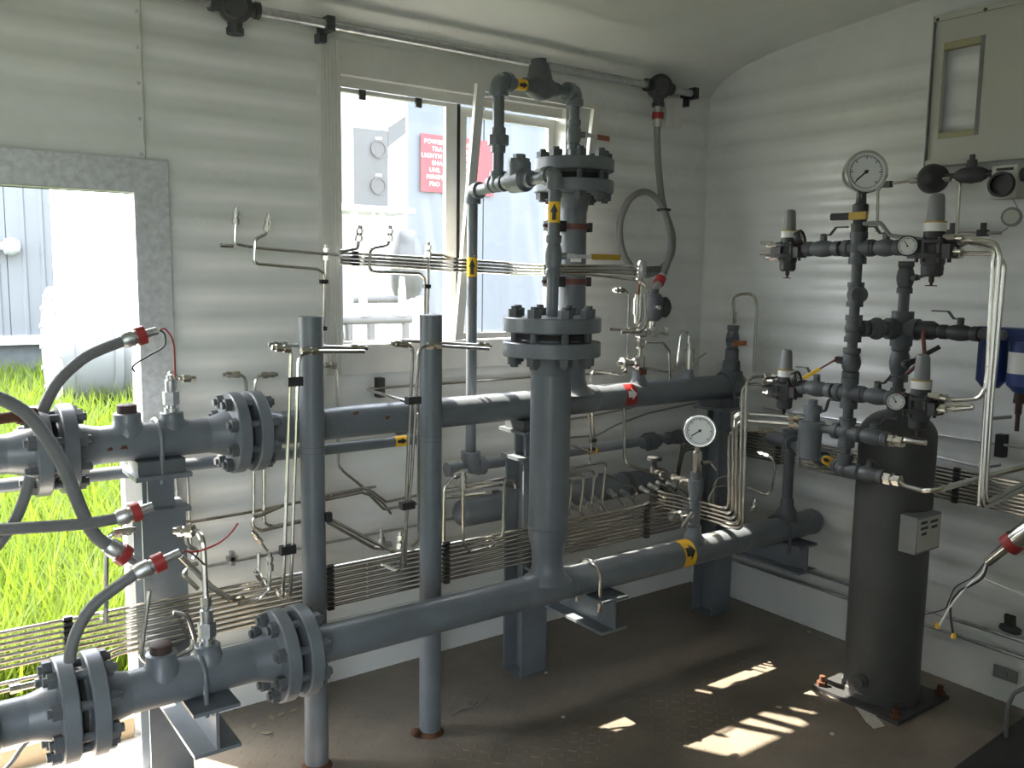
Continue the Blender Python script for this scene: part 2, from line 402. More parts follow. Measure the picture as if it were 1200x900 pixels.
def blade(x, y, h, w):
    a = rnd.uniform(0, 2*PI); l = rnd.uniform(.05, .5)*h; dx, dy = math.cos(a)*l, math.sin(a)*l; b_ = rnd.uniform(0, 2*PI)
    wx, wy = math.cos(b_)*w, math.sin(b_)*w; b = len(g.v)
    g.v += [(x-wx, y-wy, GZ), (x+wx, y+wy, GZ), (x+dx*.35+wx*.8, y+dy*.35+wy*.8, GZ+h*.55), (x+dx*.35-wx*.8, y+dy*.35-wy*.8, GZ+h*.55), (x+dx, y+dy, GZ+h*rnd.uniform(.8, 1))]
    g.f += [(b, b+1, b+2, b+3), (b+3, b+2, b+4)]
for i in range(30000):
    y = 2.9+(rnd.random()**1.7)*10.3; x = y*rnd.uniform(-.06, .34)+rnd.uniform(-.5, .3)
    if i % 6 == 0: x = rnd.uniform(-1.5, 3.4); y = rnd.uniform(2.9, 4.4)
    blade(x, y, rnd.uniform(.22, .58)*(1 if y < 9 else .8), rnd.uniform(.003, .007)*(1+y*.12))
go = put('grass', g, 'grass', None, 'tall bright green grass growing outside the low opening'); go['kind'] = 'stuff'; go['category'] = 'grass'
# ---- ribbed metal buildings
def ribbed(name, label, x0, x1, y, z0, z1, seams, m, depth=2.5):
    t = thing(name, label, 'building', ((x0+x1)/2, y+depth/2, z0))
    n = max(1, int(round((x1-x0)/seams)))
    for k in range(n):
        a = x0+(x1-x0)*k/n; b = x0+(x1-x0)*(k+1)/n-.012; mb = MB(); w = (b-a)
        pts = [(a, y), (a+w*.30, y), (a+w*.34, y-.02), (a+w*.40, y-.02), (a+w*.44, y), (a+w*.72, y), (a+w*.76, y-.02), (a+w*.82, y-.02), (a+w*.86, y), (b, y), (b, y+.03), (a, y+.03)]
        mb.prism([(p[0], p[1], z0+.12) for p in pts], (0, 0, z1-z0-.12)); put('wall_panel', mb, m, t)
    put('core', MB().bb((x0, y+.03, z0), (x1, y+depth, z1-.05)), m, t)
    put('base_trim', MB().bb((x0-.02, y-.04, z0), (x1+.02, y+.029, z0+.12)), 'galv', t)
    put('roof', MB().prism([(x0-.1, y-.15, z1), (x0-.1, y+depth/2, z1+.5), (x0-.1, y+depth+.15, z1)], (x1-x0+.2, 0, 0)), 'galv', t)
    return t
X0 = at(62, 300, Y=13).x
t = ribbed('metal_shed', 'pale ribbed metal building standing in the grass beyond the opening', -2.2, X0, 13, .30, 3.4, .55, 'siding')
put('skid_base', MB().bb((-2.1, 13.1, GZ), (X0-.1, 15.3, .30)), 'paint_dark_or_dim', t)
p = at(12, 289, Y=12.85)
mb = MB(); mb.lathe((p.x-.14, p.y, p.z), (1, 0, 0), [(0, .05), (.06, .06), (.08, .1), (.16, .12), (.24, .08), (.26, .0)], 14); mb.cyl((p.x-.14, p.y, p.z), (p.x-.14, 13.0, p.z), .03)
put('wall_lamp', mb, 'galv', t)
XA = at(478, 200, Y=6.0).x
tA = ribbed('blue_white_building', 'bluish white ribbed building seen through the window behind the red sign', XA, XA+4.2, 6.0, GZ, 3.9, .72, 'bluewhite')
XB0 = at(388, 200, Y=11.5).x
tB = ribbed('white_building', 'bright white panel building seen through the left window pane', XB0-.25, XB0+4.6, 11.5, GZ, 6.2, .75, 'sidingwhite')
# ---- white cylindrical tank lying in the grass
a, b = at(66, 405, Y=9.2), at(170, 405, Y=9.2)
tk = thing('storage_tank', 'white banded cylindrical tank lying in the grass beyond the opening', 'tank', (a.x+1.2, 9.4, GZ))
cz, R = .50, .62; cy = 9.5
put('shell', MB().lathe((a.x, cy, cz), (1, .0, 0), [(.10, R*.97), (3.0, R*.97)], 40), 'tankwhite', tk)
put('end_plate', MB().lathe((a.x, cy, cz), (1, 0, 0), [(0, R), (.10, R)], 40), 'tankwhite', tk)
for dx in (.45, .62, 1.15, 1.7): put('band', MB().lathe((a.x+dx, cy, cz), (1, 0, 0), [(0, R*.98), (.0, R*1.04), (.07, R*1.04), (.07, R*.98)], 40, False), 'tankwhite', tk)
mb = MB(); mb.tube([(a.x-.001, cy-.5, cz+.16), (a.x-.05, cy-.5, cz+.16), (a.x-.05, cy-.5, cz-.12), (a.x-.001, cy-.5, cz-.12)], .012, .02); put('handle', mb, 'galv', tk)
bm_ = MB().lathe((0, 0, 0), (0, 0, 1), [(0, .022), (.02, .022)], 8).mesh('bolt')
for k in range(16): inst('bolt', bm_, 'galv', tk, (a.x, cy+math.cos(k*PI/8)*R*.9, cz+math.sin(k*PI/8)*R*.9), (-1, 0, 0))
for s_ in (-1, 1): put('saddle', MB().bb((a.x+1.3+s_*.75-.1, cy-.4, GZ), (a.x+1.3+s_*.75+.1, cy+.4, cz-.5)), 'galv', tk)
# ---- equipment outside the window
Yc = 4.25
A, B = at(414, 149, Y=Yc), at(455, 243, Y=Yc)
cb_ = thing('control_cabinet', 'grey outdoor cabinet with two round dials on a stand outside the window', 'cabinet', ((A.x+B.x)/2, Yc+.1, GZ))
mat('cabgrey', (.045, .05, .053), .5, noise=.1, nscale=6)
put('body', MB().bb((A.x, Yc, B.z), (B.x, Yc+.2, A.z)), 'cabgrey', cb_)
put('hood', MB().prism([(B.x+.002, Yc, A.z+.02), (B.x+.105, Yc, A.z+.09), (B.x+.105, Yc, A.z), (B.x+.002, Yc, A.z-.08)], (0, .2, 0)), 'cabgrey', cb_)
put('bracket', MB().prism([(B.x+.002, Yc+.04, A.z-.14), (B.x+.06, Yc+.04, A.z-.12), (B.x+.12, Yc+.04, B.z+.02), (B.x+.002, Yc+.04, B.z)], (0, .04, 0)), 'galv', cb_)
for py in (175, 218):
    c = at(443, py, Y=Yc); d_ = put('dial', MB().lathe((c.x, Yc, c.z), (0, -1, 0), [(0, .045), (.012, .045), (.012, .038), (.006, .036)], 20), 'castiron', cb_)
    put('name_tag', MB().bb((c.x-.015, Yc-.004, c.z+.05), (c.x+.02, Yc-.0005, c.z+.062)), 'white', cb_)
put('shelf', MB().bb((A.x-.09, Yc-.06, B.z-.03), (B.x+.13, Yc+.25, B.z-.001)), 'galv', cb_)
for dx in (-.0, .16): put('post', MB().cyl((A.x+dx+.03, Yc+.06, GZ), (A.x+dx+.03, Yc+.06, B.z-.03), .022), 'galv', cb_)
put('conduit', MB().spline([(A.x+.12, Yc+.02, B.z-.03), (A.x+.13, Yc, B.z-.16), (A.x+.14, Yc-.02, B.z-.42), (A.x+.3, Yc+.03, B.z-.62), (A.x+.42, Yc+.05, B.z-.66)], .012), 'galv', cb_)
p = at(487, 311, Y=4.3)
mo = thing('blower_housing', 'round grey blower housing outside the window', 'blower', (p.x, 4.35, GZ))
put('drum', MB().lathe((p.x-.09, 4.42, p.z), V(1, -.55, 0), [(0, .12), (.02, .17), (.05, .195), (.13, .195), (.16, .17), (.18, .1)], 28), 'cabgrey', mo)
put('hub', MB().lathe((p.x-.09, 4.42, p.z), V(-1, .55, 0), [(0, .06), (.03, .05)], 16), 'galv', mo)
put('pedestal', MB().bb((p.x-.03, 4.30, GZ), (p.x+.05, 4.42, p.z-.17)), 'galv', mo)
# low exterior piping on a rack
rk = thing('pipe_rack', 'low pale pipe rack with small valves outside the window', 'pipe rack', (2.1, 4.0, GZ))
zz = at(430, 375, Y=4.0)
put('rail', MB().cyl((zz.x-.25, 4.0, zz.z), (zz.x+.25, 4.0, zz.z), .022), 'cabgrey', rk)
put('rail', MB().cyl((zz.x-.05, 4.06, zz.z+.1), (zz.x+.25, 4.06, zz.z+.1), .018), 'cabgrey', rk)
for dx in (-.2, -.1, .02, .22): put('post', MB().cyl((zz.x+dx, 4.0, GZ), (zz.x+dx, 4.0, zz.z-.018), .02), 'cabgrey', rk)
for dx in (-.02, .2): put('valve', MB().lathe((zz.x+dx, 4.0, zz.z+.018), (0, 0, 1), [(0, .025), (.03, .03), (.05, .02), (.12, .02), (.2, .012)], 12), 'galv', rk)
put('brace', MB().bar((zz.x-.17, 3.97, zz.z-.02), (zz.x-.1, 3.97, zz.z-.35), .02, .03), 'cabgrey', rk)
# ---- red warning sign on the bluish building
ys = 6.0-.03
A, B = at(493, 156, Y=ys), at(578, 237, Y=ys)
zt, zb = at(493, 156, Y=ys).z, at(493, 224, Y=ys).z
sg = thing('warning_sign', 'red warning sign with white lettering on the bluish building', 'sign', ((A.x+B.x)/2, ys, zb))
put('board', MB().bb((A.x, ys-.004, zb), (B.x, ys+.004, zt)), 'signred', sg)
def text(s, size, pos, xdir, zdir, m, parent, name='lettering', align='LEFT', ext=.0006):
    cu = bpy.data.curves.new('lettering', 'FONT'); cu.body = s; cu.size = size; cu.space_character = 1.12; cu.extrude = ext; cu.align_x = align; cu.resolution_u = 2
    o = bpy.data.objects.new('tmp', cu); COL.objects.link(o); bpy.context.view_layer.update()
    me = bpy.data.meshes.new_from_object(o.evaluated_get(bpy.context.evaluated_depsgraph_get())); bpy.data.objects.remove(o)
    x, z = Vector(xdir).normalized(), Vector(zdir).normalized(); nrm = x.cross(z)
    for v in me.vertices: v.co = x*v.co.x+z*v.co.y+nrm*v.co.z
    me.materials.clear(); me.materials.append(MT[m]); t_ = bpy.data.objects.new(name, me); COL.objects.link(t_)
    t_.location = Vector(pos)-wpos(parent); t_.parent = parent; return t_
hgt = zt-zb; cx = (A.x+B.x)/2
for k, (l, r_) in enumerate((('POWER', 'ION'), ('TRA', 'ECT'), ('LIGHTN', 'E'), ('SHA', 'EM'), ('UNL', 'LI'), ('MINIM', 'N'), ('FRO', 'T'))):
    z = zt-hgt*(.16+.122*k)
    text(l, .047, (at(512+(3 if k % 2 else 0)-len(l)*3.1, 190, Y=ys).x, ys-.0045, z), (1, 0, 0), (0, 0, 1), 'white', sg)
    text(r_, .047, (at(545, 190, Y=ys).x, ys-.0045, z), (1, 0, 0), (0, 0, 1), 'white', sg)
# ================================================================ process piping
YL_, YU = 1.88, 2.22
ZL = 1.3-(1.3-.400)*YL_/1.92
ZU = .886
def lx(px, py): return at(px, py, Y=YL_).x
def ux(px, py): return at(px, py, Y=YU).x
R3, R4 = .0445, .0560
EX = V(1, 0, 0); EY = V(0, 1, 0); EZ = V(0, 0, 1)
# stud bolt mesh: threaded rod with a heavy nut at each end, modelled along Z, centred
def stud(L, rr, nr, nh, name='stud_bolt'):
    mb = MB(); mb.cyl((0, 0, -L/2), (0, 0, L/2), rr, seg=10)
    for s_ in (-1, 1): mb.hex((0, 0, s_*(L/2-.008-nh)), (0, 0, s_*(L/2-.008)), nr)
    return mb.mesh(name)
ST3 = stud(.135, .0095, .0175, .019); ST4 = stud(.165, .011, .0205, .023); ST2 = stud(.10, .008, .0145, .016)
def flange(par, c, ax, R, th, neck_r, pipe_r, neck, sgn, mat_='paint', blind=False):
    """weld-neck flange; its face is at c, the hub points along sgn*ax"""
    a = Vector(ax).normalized()*sgn
    prof = [(0, R*.60), (.006, R*.60), (.006, R-.003), (.009, R), (th, R), (th+.003, R-.003)]
    if not blind: prof += [(th+.003, neck_r), (th+neck*.75, pipe_r*1.06), (th+neck, pipe_r)]
    o = put('flange', MB().lathe(c, a, prof, 40), mat_, par)
    return o
def flange_pair(par, c, ax, R, bc, n, me, pipe_r, gap=.010, th=.035, neck=.055, spin=PI/8, blind=None, mat_='paint'):
    c = Vector(c); a, x, y = frame(ax)
    f1 = flange(par, c-a*gap/2, a, R, th, pipe_r*1.32, pipe_r, neck, -1, mat_, blind == -1)
    f2 = flange(par, c+a*gap/2, a, R, th, pipe_r*1.32, pipe_r, neck, 1, mat_, blind == 1)
    put('gasket', MB().lathe(c-a*(gap/2-.0005), a, [(0, R*.70), (gap-.001, R*.70)], 32), 'gasket', par)
    for k in range(n):
        t = spin+2*PI*k/n; inst('stud_bolt', me, 'paint_dark_or_dim', f1, c+(x*math.cos(t)+y*math.sin(t))*bc, a, random.uniform(0, 1))
def weldolet(par, x, y, z, r, h, m='paint', plug=True, name='threaded_outlet'):
    o = put(name, MB().lathe((x, y, z-.02), EZ, [(0, r*1.75), (.02, r*1.7), (.032, r*1.45), (.04, r*1.32), (.04+h, r*1.32), (.042+h, r*1.2)], 22), m, par)
    if plug: put('plug', MB().lathe((x, y, z+.02+h), EZ, [(0, r*.95), (.02, r*.95), (.022, r*.8)], 18), 'plug', o)
    return o
def ubolt(par, x, y, z, R, leg, m='paint', r=.006):
    pts = [(x, y-R, z-leg)]+[(x, y-math.cos(PI*i/14)*R, z+math.sin(PI*i/14)*R) for i in range(15)]+[(x, y+R, z-leg)]
    return put('u_bolt', MB().path(pts, r, 8), m, par)
# ---------------- lower run
lo = thing('lower_pipe_run', 'lower grey painted gas pipe running across the room with a flanged riser', 'pipe', (1.5, YL_, 0))
xF1, xF2, xT, xE = lx(340, 765), lx(93, 832), lx(641, 690), lx(955, 603)
FT, NK = .034, .052
gp = .014
put('pipe', MB().cyl((xF1+gp/2+FT+NK, YL_, ZL), (xE-.03, YL_, ZL), R3, seg=32), 'paint', lo)
put('pipe_spool', MB().cyl((xF2+gp/2+FT+NK, YL_, ZL), (xF1-gp/2-FT-NK, YL_, ZL), R3, seg=32), 'paint', lo)
put('pipe', MB().cyl((xF2-.34, YL_, ZL), (xF2-gp/2-FT-NK, YL_, ZL), R3, seg=32), 'paint', lo)
put('end_cap', MB().lathe((xE-.031, YL_, ZL), EX, [(0, R3+.002), (.012, R3+.002), (.03, R3*.9), (.04, R3*.55), (.043, .001)], 28), 'paint', lo)
flange_pair(lo, (xF1, YL_, ZL), EX, .106, .084, 8, ST3, R3); flange_pair(lo, (xF2, YL_, ZL), EX, .106, .084, 8, ST3, R3)
# valve body left of the far flange
xv = xF2-.21
put('valve_body', MB().lathe((xv-.09, YL_, ZL), EX, [(0, R3), (.02, .062), (.05, .074), (.11, .074), (.14, .062), (.16, R3)], 28), 'paint', lo)
vb = put('bonnet', MB().lathe((xv, YL_, ZL+.06), EZ, [(0, .035), (.03, .035), (.03, .05), (.05, .05), (.05, .022), (.09, .022)], 20), 'paint', lo)
inst('bonnet_bolt', ST2, 'paint_dark_or_dim', vb, (xv+.038, YL_-.01, ZL+.10), EZ)
put('valve_handwheel', MB().torus((xv, YL_-.11, ZL+.02), EY, .05, .009, 24, 8).cyl((xv, YL_-.12, ZL+.02), (xv, YL_-.06, ZL+.02), .008), 'purple', lo)
# tee, reducer, riser
tee = MB()
prof = [(0, R3*1.28), (.022, R3*1.22), (R3, R3*1.10), (R3+.02, R3*1.0), (R3+.035, R3*.98), (R3+.06, R3*1.0), (R3+.085, R4*.98), (R3+.10, R4)]
put('tee', MB().lathe((xT-.085, YL_, ZL), EX, [(0, R3), (.004, R3+.0025), (.166, R3+.0025), (.17, R3)], 32), 'paint', lo)
put('tee_branch', MB().lathe((xT, YL_, ZL), EZ, [(R3*.55, R3*1.62), (R3*.8, R3*1.35), (R3*1.0, R3*1.14), (R3*1.35, R3*1.02), (R3*1.8, R3)], 32), 'paint', lo)
zr = at(642, 617, Y=YL_).z
put('reducer', MB().lathe((xT, YL_, ZL+R3*1.8), EZ, [(0, R3), (.015, R3), (.045, R3*1.08), (.07, R4*.98), (zr-ZL-R3*1.8, R4)], 32), 'paint', lo)
put('weld_seam', MB().torus((xT, YL_, zr), EZ, R4, .0028, 32, 6), 'paint', lo)
zf = at(646, 394, Y=YL_).z
put('riser', MB().cyl((xT, YL_, zr), (xT, YL_, zf-.007-.04-.05), R4, seg=36), 'paint', lo)
flange_pair(lo, (xT, YL_, zf), EZ, .134, .106, 8, ST4, R4, gap=.014, th=.043, neck=.055, spin=PI/8+.05, blind=1)
# tapped outlets on the spool
xn1, xn2 = lx(190, 800), lx(244, 786)
weldolet(lo, xn1, YL_, ZL+R3-.012, .024, .018); weldolet(lo, xn2, YL_, ZL+R3-.012, .021, .012, plug=False)
ubolt(lo, lx(233, 793), YL_, ZL, R3+.006, R3+.03); ubolt(lo, lx(690, 680), YL_, ZL, R3+.006, R3+.045, 'steel'); ubolt(lo, lx(912, 618), YL_, ZL, R3+.006, R3+.03, 'paint_dark_or_dim')
# bead of coupling welds
for px, py in ((600, 700), (690, 672)): pass
def arrow_tape(par, p, axis, r, w, ang0, ang1, col='yellow', ink='black', rev=False, circ=False, nm='arrow_label'):
    """flow-arrow tape wrapped part-way round a pipe: axis = pipe direction, ang measured in the frame() of that axis"""
    a, x, y = frame(axis); p = Vector(p); n = 12; mb = MB()
    def pt(t, u, rr): return p+a*t+(x*math.cos(u)+y*math.sin(u))*rr
    for rr, lo_, hi_, dst in ((r+.0008, 0, 1, None),):
        for i in range(n+1):
            u = ang0+(ang1-ang0)*i/n; mb.v += [tuple(pt(-w/2, u, rr)), tuple(pt(w/2, u, rr))]
        for i in range(n): mb.f.append((2*i, 2*i+1, 2*i+3, 2*i+2))
    o = put(nm, mb, col, par)
    ab = MB(); um = (ang0+ang1)/2; hu = abs(ang1-ang0)/2; s_ = -1 if rev else 1
    h = hu*.5
    for k, (t0, hh, tip) in enumerate(((-w*.38, h*.5, 0), (0, h, w*.42))):
        b = len(ab.v); m_ = 12
        for i in range(m_+1):
            q = -hh+2*hh*i/m_; t1 = (tip*(1-abs(q)/hh)) if k else 0.0
            ab.v += [tuple(pt(s_*t0, um+q, r+.0014)), tuple(pt(s_*max(t1, t0), um+q, r+.0014))]
        for i in range(m_): ab.f.append((b+2*i, b+2*i+1, b+2*i+3, b+2*i+2))
    put('arrow_mark', ab, ink, o); return o
ang = lambda d, axis: math.atan2(Vector(d).dot(frame(axis)[2]), Vector(d).dot(frame(axis)[1]))
def facing(axis, p):
    d = ORG-Vector(p); return ang(d, axis)
p = V(lx(798, 650), YL_, ZL); u = facing(EX, p)
arrow_tape(lo, p, EX, R3, .05, u-1.25, u+1.25)
# ---------------- upper run
up = thing('upper_pipe_run', 'upper grey painted gas pipe along the window wall with a flanged rear riser', 'pipe', (1.5, YU, 0))
xG1, xG2, xU, xUE = ux(286, 507), ux(62, 530), 1.862, ux(868, 450)
put('pipe', MB().cyl((xG1+gp/2+FT+NK, YU, ZU), (xUE-.035, YU, ZU), R3, seg=32), 'paint', up)
put('pipe_spool', MB().cyl((xG2+gp/2+FT+NK, YU, ZU), (xG1-gp/2-FT-NK, YU, ZU), R3, seg=32), 'paint', up)
put('pipe', MB().cyl((xG2-.36, YU, ZU), (xG2-gp/2-FT-NK, YU, ZU), R3, seg=32), 'paint', up)
put('end_cap', MB().lathe((xUE-.036, YU, ZU), EX, [(0, R3+.002), (.012, R3+.002), (.03, R3*.9), (.04, R3*.55), (.043, .001)], 28), 'paint', up)
flange_pair(up, (xG1, YU, ZU), EX, .104, .083, 8, ST3, R3); flange_pair(up, (xG2, YU, ZU), EX, .104, .083, 8, ST3, R3)
put('tee', MB().lathe((xU-.10, YU, ZU), EX, [(0, R3), (.004, R3+.003), (.196, R3+.003), (.20, R3)], 32), 'paint', up)
for dx in (-.100, -.122): put('weld_seam', MB().torus((xU+dx, YU, ZU), EX, R3, .003, 32, 6), 'paint', up)
put('tee_branch', MB().lathe((xU, YU, ZU), EZ, [(R3*.55, R3*1.75), (R3*.85, R3*1.45), (R3*1.15, R3*1.2), (R3*1.7, R3*1.04), (R3*2.3, R3)], 32), 'paint', up)
zt_ = at(671, 207, Y=YU).z
put('riser', MB().cyl((xU, YU, ZU+R3*2.3), (xU-.01, YU, zt_-.10), R3, seg=32), 'paint', up)
flange_pair(up, (xU-.008, YU, zt_), EZ, .128, .102, 8, ST4, R3, gap=.016, th=.042, neck=.06, spin=PI/8-.12, blind=1)
for z, nm in ((at(670, 266, Y=YU).z, 'pipe_clamp'), (at(670, 330, Y=YU).z, 'pipe_clamp')):
    c_ = put(nm, MB().lathe((xU-.006, YU, z-.009), EZ, [(0, R3), (0, R3+.004), (.018, R3+.004), (.018, R3)], 32, False), 'redbrown', up)
    put('clamp_lug', MB().bb((xU-.006-R3-.068, YU-.02, z-.017), (xU-.006-R3-.001, YU+.012, z+.017)), 'castiron', c_)
    put('clamp_bolt', MB().cyl((xU-.006-R3-.08, YU-.004, z), (xU-.006-R3-.068, YU-.004, z), .006, seg=8), 'rust', c_)
    put('clamp_bolt', MB().box((xU+R3+.004, YU-.01, z), (.012, .03, .03)), 'castiron', c_)
p = V(xU-.006, YU, at(676, 304, Y=YU).z); u = facing(EZ, p)
tg = MB(); 
for i in range(9):
    for dz in (-.009, .009): q = u-.15+.8*(i/8); a_, x_, y_ = frame(EZ); tg.v.append(tuple(p+V(0, 0, dz)+(x_*math.cos(q)+y_*math.sin(q))*(R3+.001)))
for i in range(8): tg.f.append((2*i, 2*i+1, 2*i+3, 2*i+2))
tgo = put('tag', tg, 'paper', up)
u1, u2 = ux(150, 515), ux(202, 511)
weldolet(up, u1, YU, ZU+R3-.012, .024, .018); weldolet(up, u2, YU, ZU+R3-.012, .021, .012, plug=False)
ubolt(up, ux(183, 517), YU, ZU, R3+.006, R3+.055, 'paint'); ubolt(up, ux(848, 452), YU, ZU, R3+.006, R3+.03, 'paint_dark_or_dim')
p = V(ux(731, 462), YU, ZU); u = facing(EX, p)
arrow_tape(up, p, EX, R3, .05, u-1.0, u+.9, 'red', 'white')
for px, py, s_ in ((140, 514, .006), (124, 524, .004), (446, 497, .005), (410, 480, .007)):
    p = V(ux(px, py), YU, ZU); u = facing(EX, p)+random.uniform(-.5, .5)
    pt = MB(); a_, x_, y_ = frame(EX)
    for i in range(9):
        t = 2*PI*i/9; rr = s_*random.uniform(.6, 1.4); q = u+math.sin(t)*rr/R3; pt.v.append(tuple(p+a_*math.cos(t)*rr*1.4+(x_*math.cos(q)+y_*math.sin(q))*(R3+.0009)))
    pt.f.append(tuple(range(9))); put('rust_spot', pt, 'rust', up)
# ---------------- small line below the upper run (to the left)
sp = thing('small_bore_line', 'thin grey pipe hanging just below the upper gas pipe on the left', 'pipe', (.8, 2.33, 0))
a, b = at(-40, 577, Y=2.33), at(497, 509, Y=2.33); zz = (a.z+b.z)/2-.003
put('pipe', MB().tube([(a.x-.3, 2.33, zz), (b.x, 2.33, zz), (b.x, 2.49, zz)], .0167, .03, 16), 'paint', sp)
p = V(at(468, 512, Y=2.33).x, 2.33, zz); u = facing(EX, p); arrow_tape(sp, p, EX, .0167, .04, u-1.1, u+1.3)
# ---------------- round posts standing on the floor
for (px, py, lab, rust) in ((371.5, 897, 'left of the two grey round floor posts with tubing beside it', 0), (504, 858, 'right of the two grey round floor posts, standing before the window', 1)):
    p = at(px, py, Z=0); zt2 = 1.184; r = .0305
    t = thing('floor_post', lab, 'post', (p.x, p.y, 0), 'round floor posts')
    put('tube', MB().cyl((p.x, p.y, 0.001), (p.x, p.y, zt2), r, seg=28), 'paint', t)
    put('top_plate', MB().lathe((p.x, p.y, zt2), EZ, [(0, r+.001), (.004, r+.001), (.005, r-.002)], 28), 'paint', t)
    put('base_weld', MB().lathe((p.x, p.y, 0), EZ, [(0, r+.010), (.007, r+.004), (.012, r)], 24), 'rust', t)
    if px > 450: put('base_lump', MB().ball((p.x-.045, p.y+.005, .012), .014, .8), 'rust', t)
    for z in (.86, .845): put('scribe_mark', MB().lathe((p.x, p.y, z), EZ, [(0, r+.0002), (.0015, r+.0002)], 28, False), 'paint_dark_or_dim', t)
# ---------------- I-beam support stands for the pipes
def ibeam(mb, c, L, ax, wdir, W_, H_, tf=.008, tw=.007):
    """I section extruded along ax from c by L; flanges of width W_ along wdir, depth H_"""
    a = Vector(ax).normalized(); w = Vector(wdir).normalized(); d = a.cross(w); c = Vector(c); m_ = c+a*L/2
    mb.box(m_+d*(H_/2-tf/2), (W_, tf, L), (w, d, a)); mb.box(m_-d*(H_/2-tf/2), (W_, tf, L), (w, d, a)); mb.box(m_, (tw, H_-2*tf, L), (w, d, a)); return mb
def stand(px, lab, x, bx, full):
    t = thing('pipe_support', lab, 'support', (x, YU, 0), 'steel pipe support stands')
    zc = ZU-R3-.03 if full else ZU-R3-.03
    W_ = .102
    zm = .725
    put('column', ibeam(MB(), (x, YU+.0, 0.001), zm-.012, EZ, EX, W_, .102), 'paint', t)
    put('column_cap', MB().bb((x-.062, YU-.062, zm-.011), (x+.062, YU+.062, zm)), 'paint', t)
    put('stub', ibeam(MB(), (x, YU, zm), zc-.011-zm, EZ, EX, .062, .062), 'paint', t)
    put('base_plate', MB().bb((x-.06, YU-.06, 0), (x+.06, YU+.06, .0009)), 'paint', t)
    put('cap_plate', MB().bb((x-.065, YU-.07, zc-.011), (x+.065, YU+.07, zc)), 'paint', t)
    put('saddle', MB().bb((x-.055, YU-.05, zc), (x+.055, YU+.05, ZU-R3+.002)), 'paint_dark_or_dim', t)
    # bracket carrying the lower run
    zb_ = ZL-R3-.051
    br = put('bracket', ibeam(MB(), (bx, YU-.052, zb_), YU-.052-(YL_-.085), (0, -1, 0), EX, .10, .10), 'paint', t)
    for dy in (-1, 1):
        inst('bracket_nut', NUT, 'castiron', t, (bx+(0), YL_+dy*(R3+.006), ZL-R3-.012), EZ)
    return t
NUT = MB().hex((0, 0, -.008), (0, 0, .010), .0115).mesh('bracket_nut')
stand(0, 'grey steel support beam standing at the edge of the low opening', .545, .545, True)
stand(0, 'grey steel support beam standing behind the flanged riser', 1.685, 1.69, True)
stand(0, 'dark grey steel support beam standing in the far room corner', 2.60, 2.60, True)
# ================================================================ instrument tubing
R38, R12 = .0047, .0062
def PT(spec, Y=None, X=None):
    out = []
    for q in spec:
        if isinstance(q, Vector): out.append(q)
        elif len(q) == 2: out.append(at(q[0], q[1], X=X, Y=Y))
        elif q[2] == 'X': out.append(at(q[0], q[1], X=q[3]))
        elif q[2] == 'Z': out.append(at(q[0], q[1], Z=q[3]))
        else: out.append(at(q[0], q[1], Y=q[2]))
    return out
def tube(label, spec, Y=None, X=None, r=R38, bend=.022, nuts=(), m='steel', ties=(), group=None, name='instrument_tube', nm='steel', clamps=()):
    P = PT(spec, Y, X)
    c = P[0]; lowest = min(P, key=lambda p: p.z)
    t = thing(name, label, 'tube', (lowest.x, lowest.y, lowest.z-r), group)
    put('tube', MB().tube(P, r, bend, 8), m, t)
    for i in nuts:
        j = 1 if i == 0 else -2 if i == -1 else i+1
        d = (P[j]-P[i]).normalized(); p = P[i]; mb = MB()
        mb.hex(p+d*.014, p+d*.030, r*2.15); mb.cyl(p+d*.006, p+d*.014, r*1.7, seg=10); mb.hex(p-d*.006, p+d*.006, r*1.95); mb.cyl(p-d*.016, p-d*.006, r*1.25, seg=10)
        put('fitting', mb, nm, t)
    for px, py, Yp in ties:
        p = at(px, py, Y=Yp); put('tie', MB().box(p, (.022, .016, .012)), 'black', t)
    return t
# ---- main bundle: nine tubes along the window wall, round the corner and along the right wall
YB = 2.105; pit = .0132
mb0 = {}
for k in range(9):
    zk = .5195-pit*k; zr_ = .708-.0118*k
    P = [V(-.45, YB, zk), V(2.30, YB, zk), V(2.40, 2.38, zk), V(2.565, 2.40, zk), V(2.59, 2.385, zr_), V(2.722, 2.34, zr_), V(2.722, .25, zr_)]
    if k in (7, 8): # the two lowest dip and carry couplings at the left
        dz = -.022 if k == 7 else -.026
        P = [V(-.45, YB, zk+dz), V(.30, YB, zk+dz), V(.42, YB, zk)]+P[1:]
    t = thing('bundle_tube', ['uppermost', 'second from top', 'third from top', 'fourth from top', 'middle', 'fourth from bottom', 'third from bottom', 'second from bottom', 'lowest'][k]+' of the nine parallel steel tubes along both walls', 'tube', (1.0, YB, zk-R38), 'long parallel wall tubes')
    put('tube', MB().tube(P, R38, .035, 8), 'steel', t)
    if k in (7, 8):
        x = at(70 if k == 7 else 30, 760, Y=YB).x; mb = MB(); z_ = P[0].z
        mb.hex((x-.035, YB, z_), (x-.015, YB, z_), .0105); mb.cyl((x-.015, YB, z_), (x+.015, YB, z_), .0075, seg=10); mb.hex((x+.015, YB, z_), (x+.035, YB, z_), .0105); put('coupling', mb, 'steel', t)
def clampbar(label, p0, p1, n, w, m='black'):
    t = thing('tube_clamp', label, 'clamp', p1, 'black tube clamp stacks'); p0, p1 = Vector(p0), Vector(p1)
    for k in range(n):
        p = p0.lerp(p1, (k+.0)/(n-1) if n > 1 else 0); put('clamp_block', MB().box(p, w), m, t)
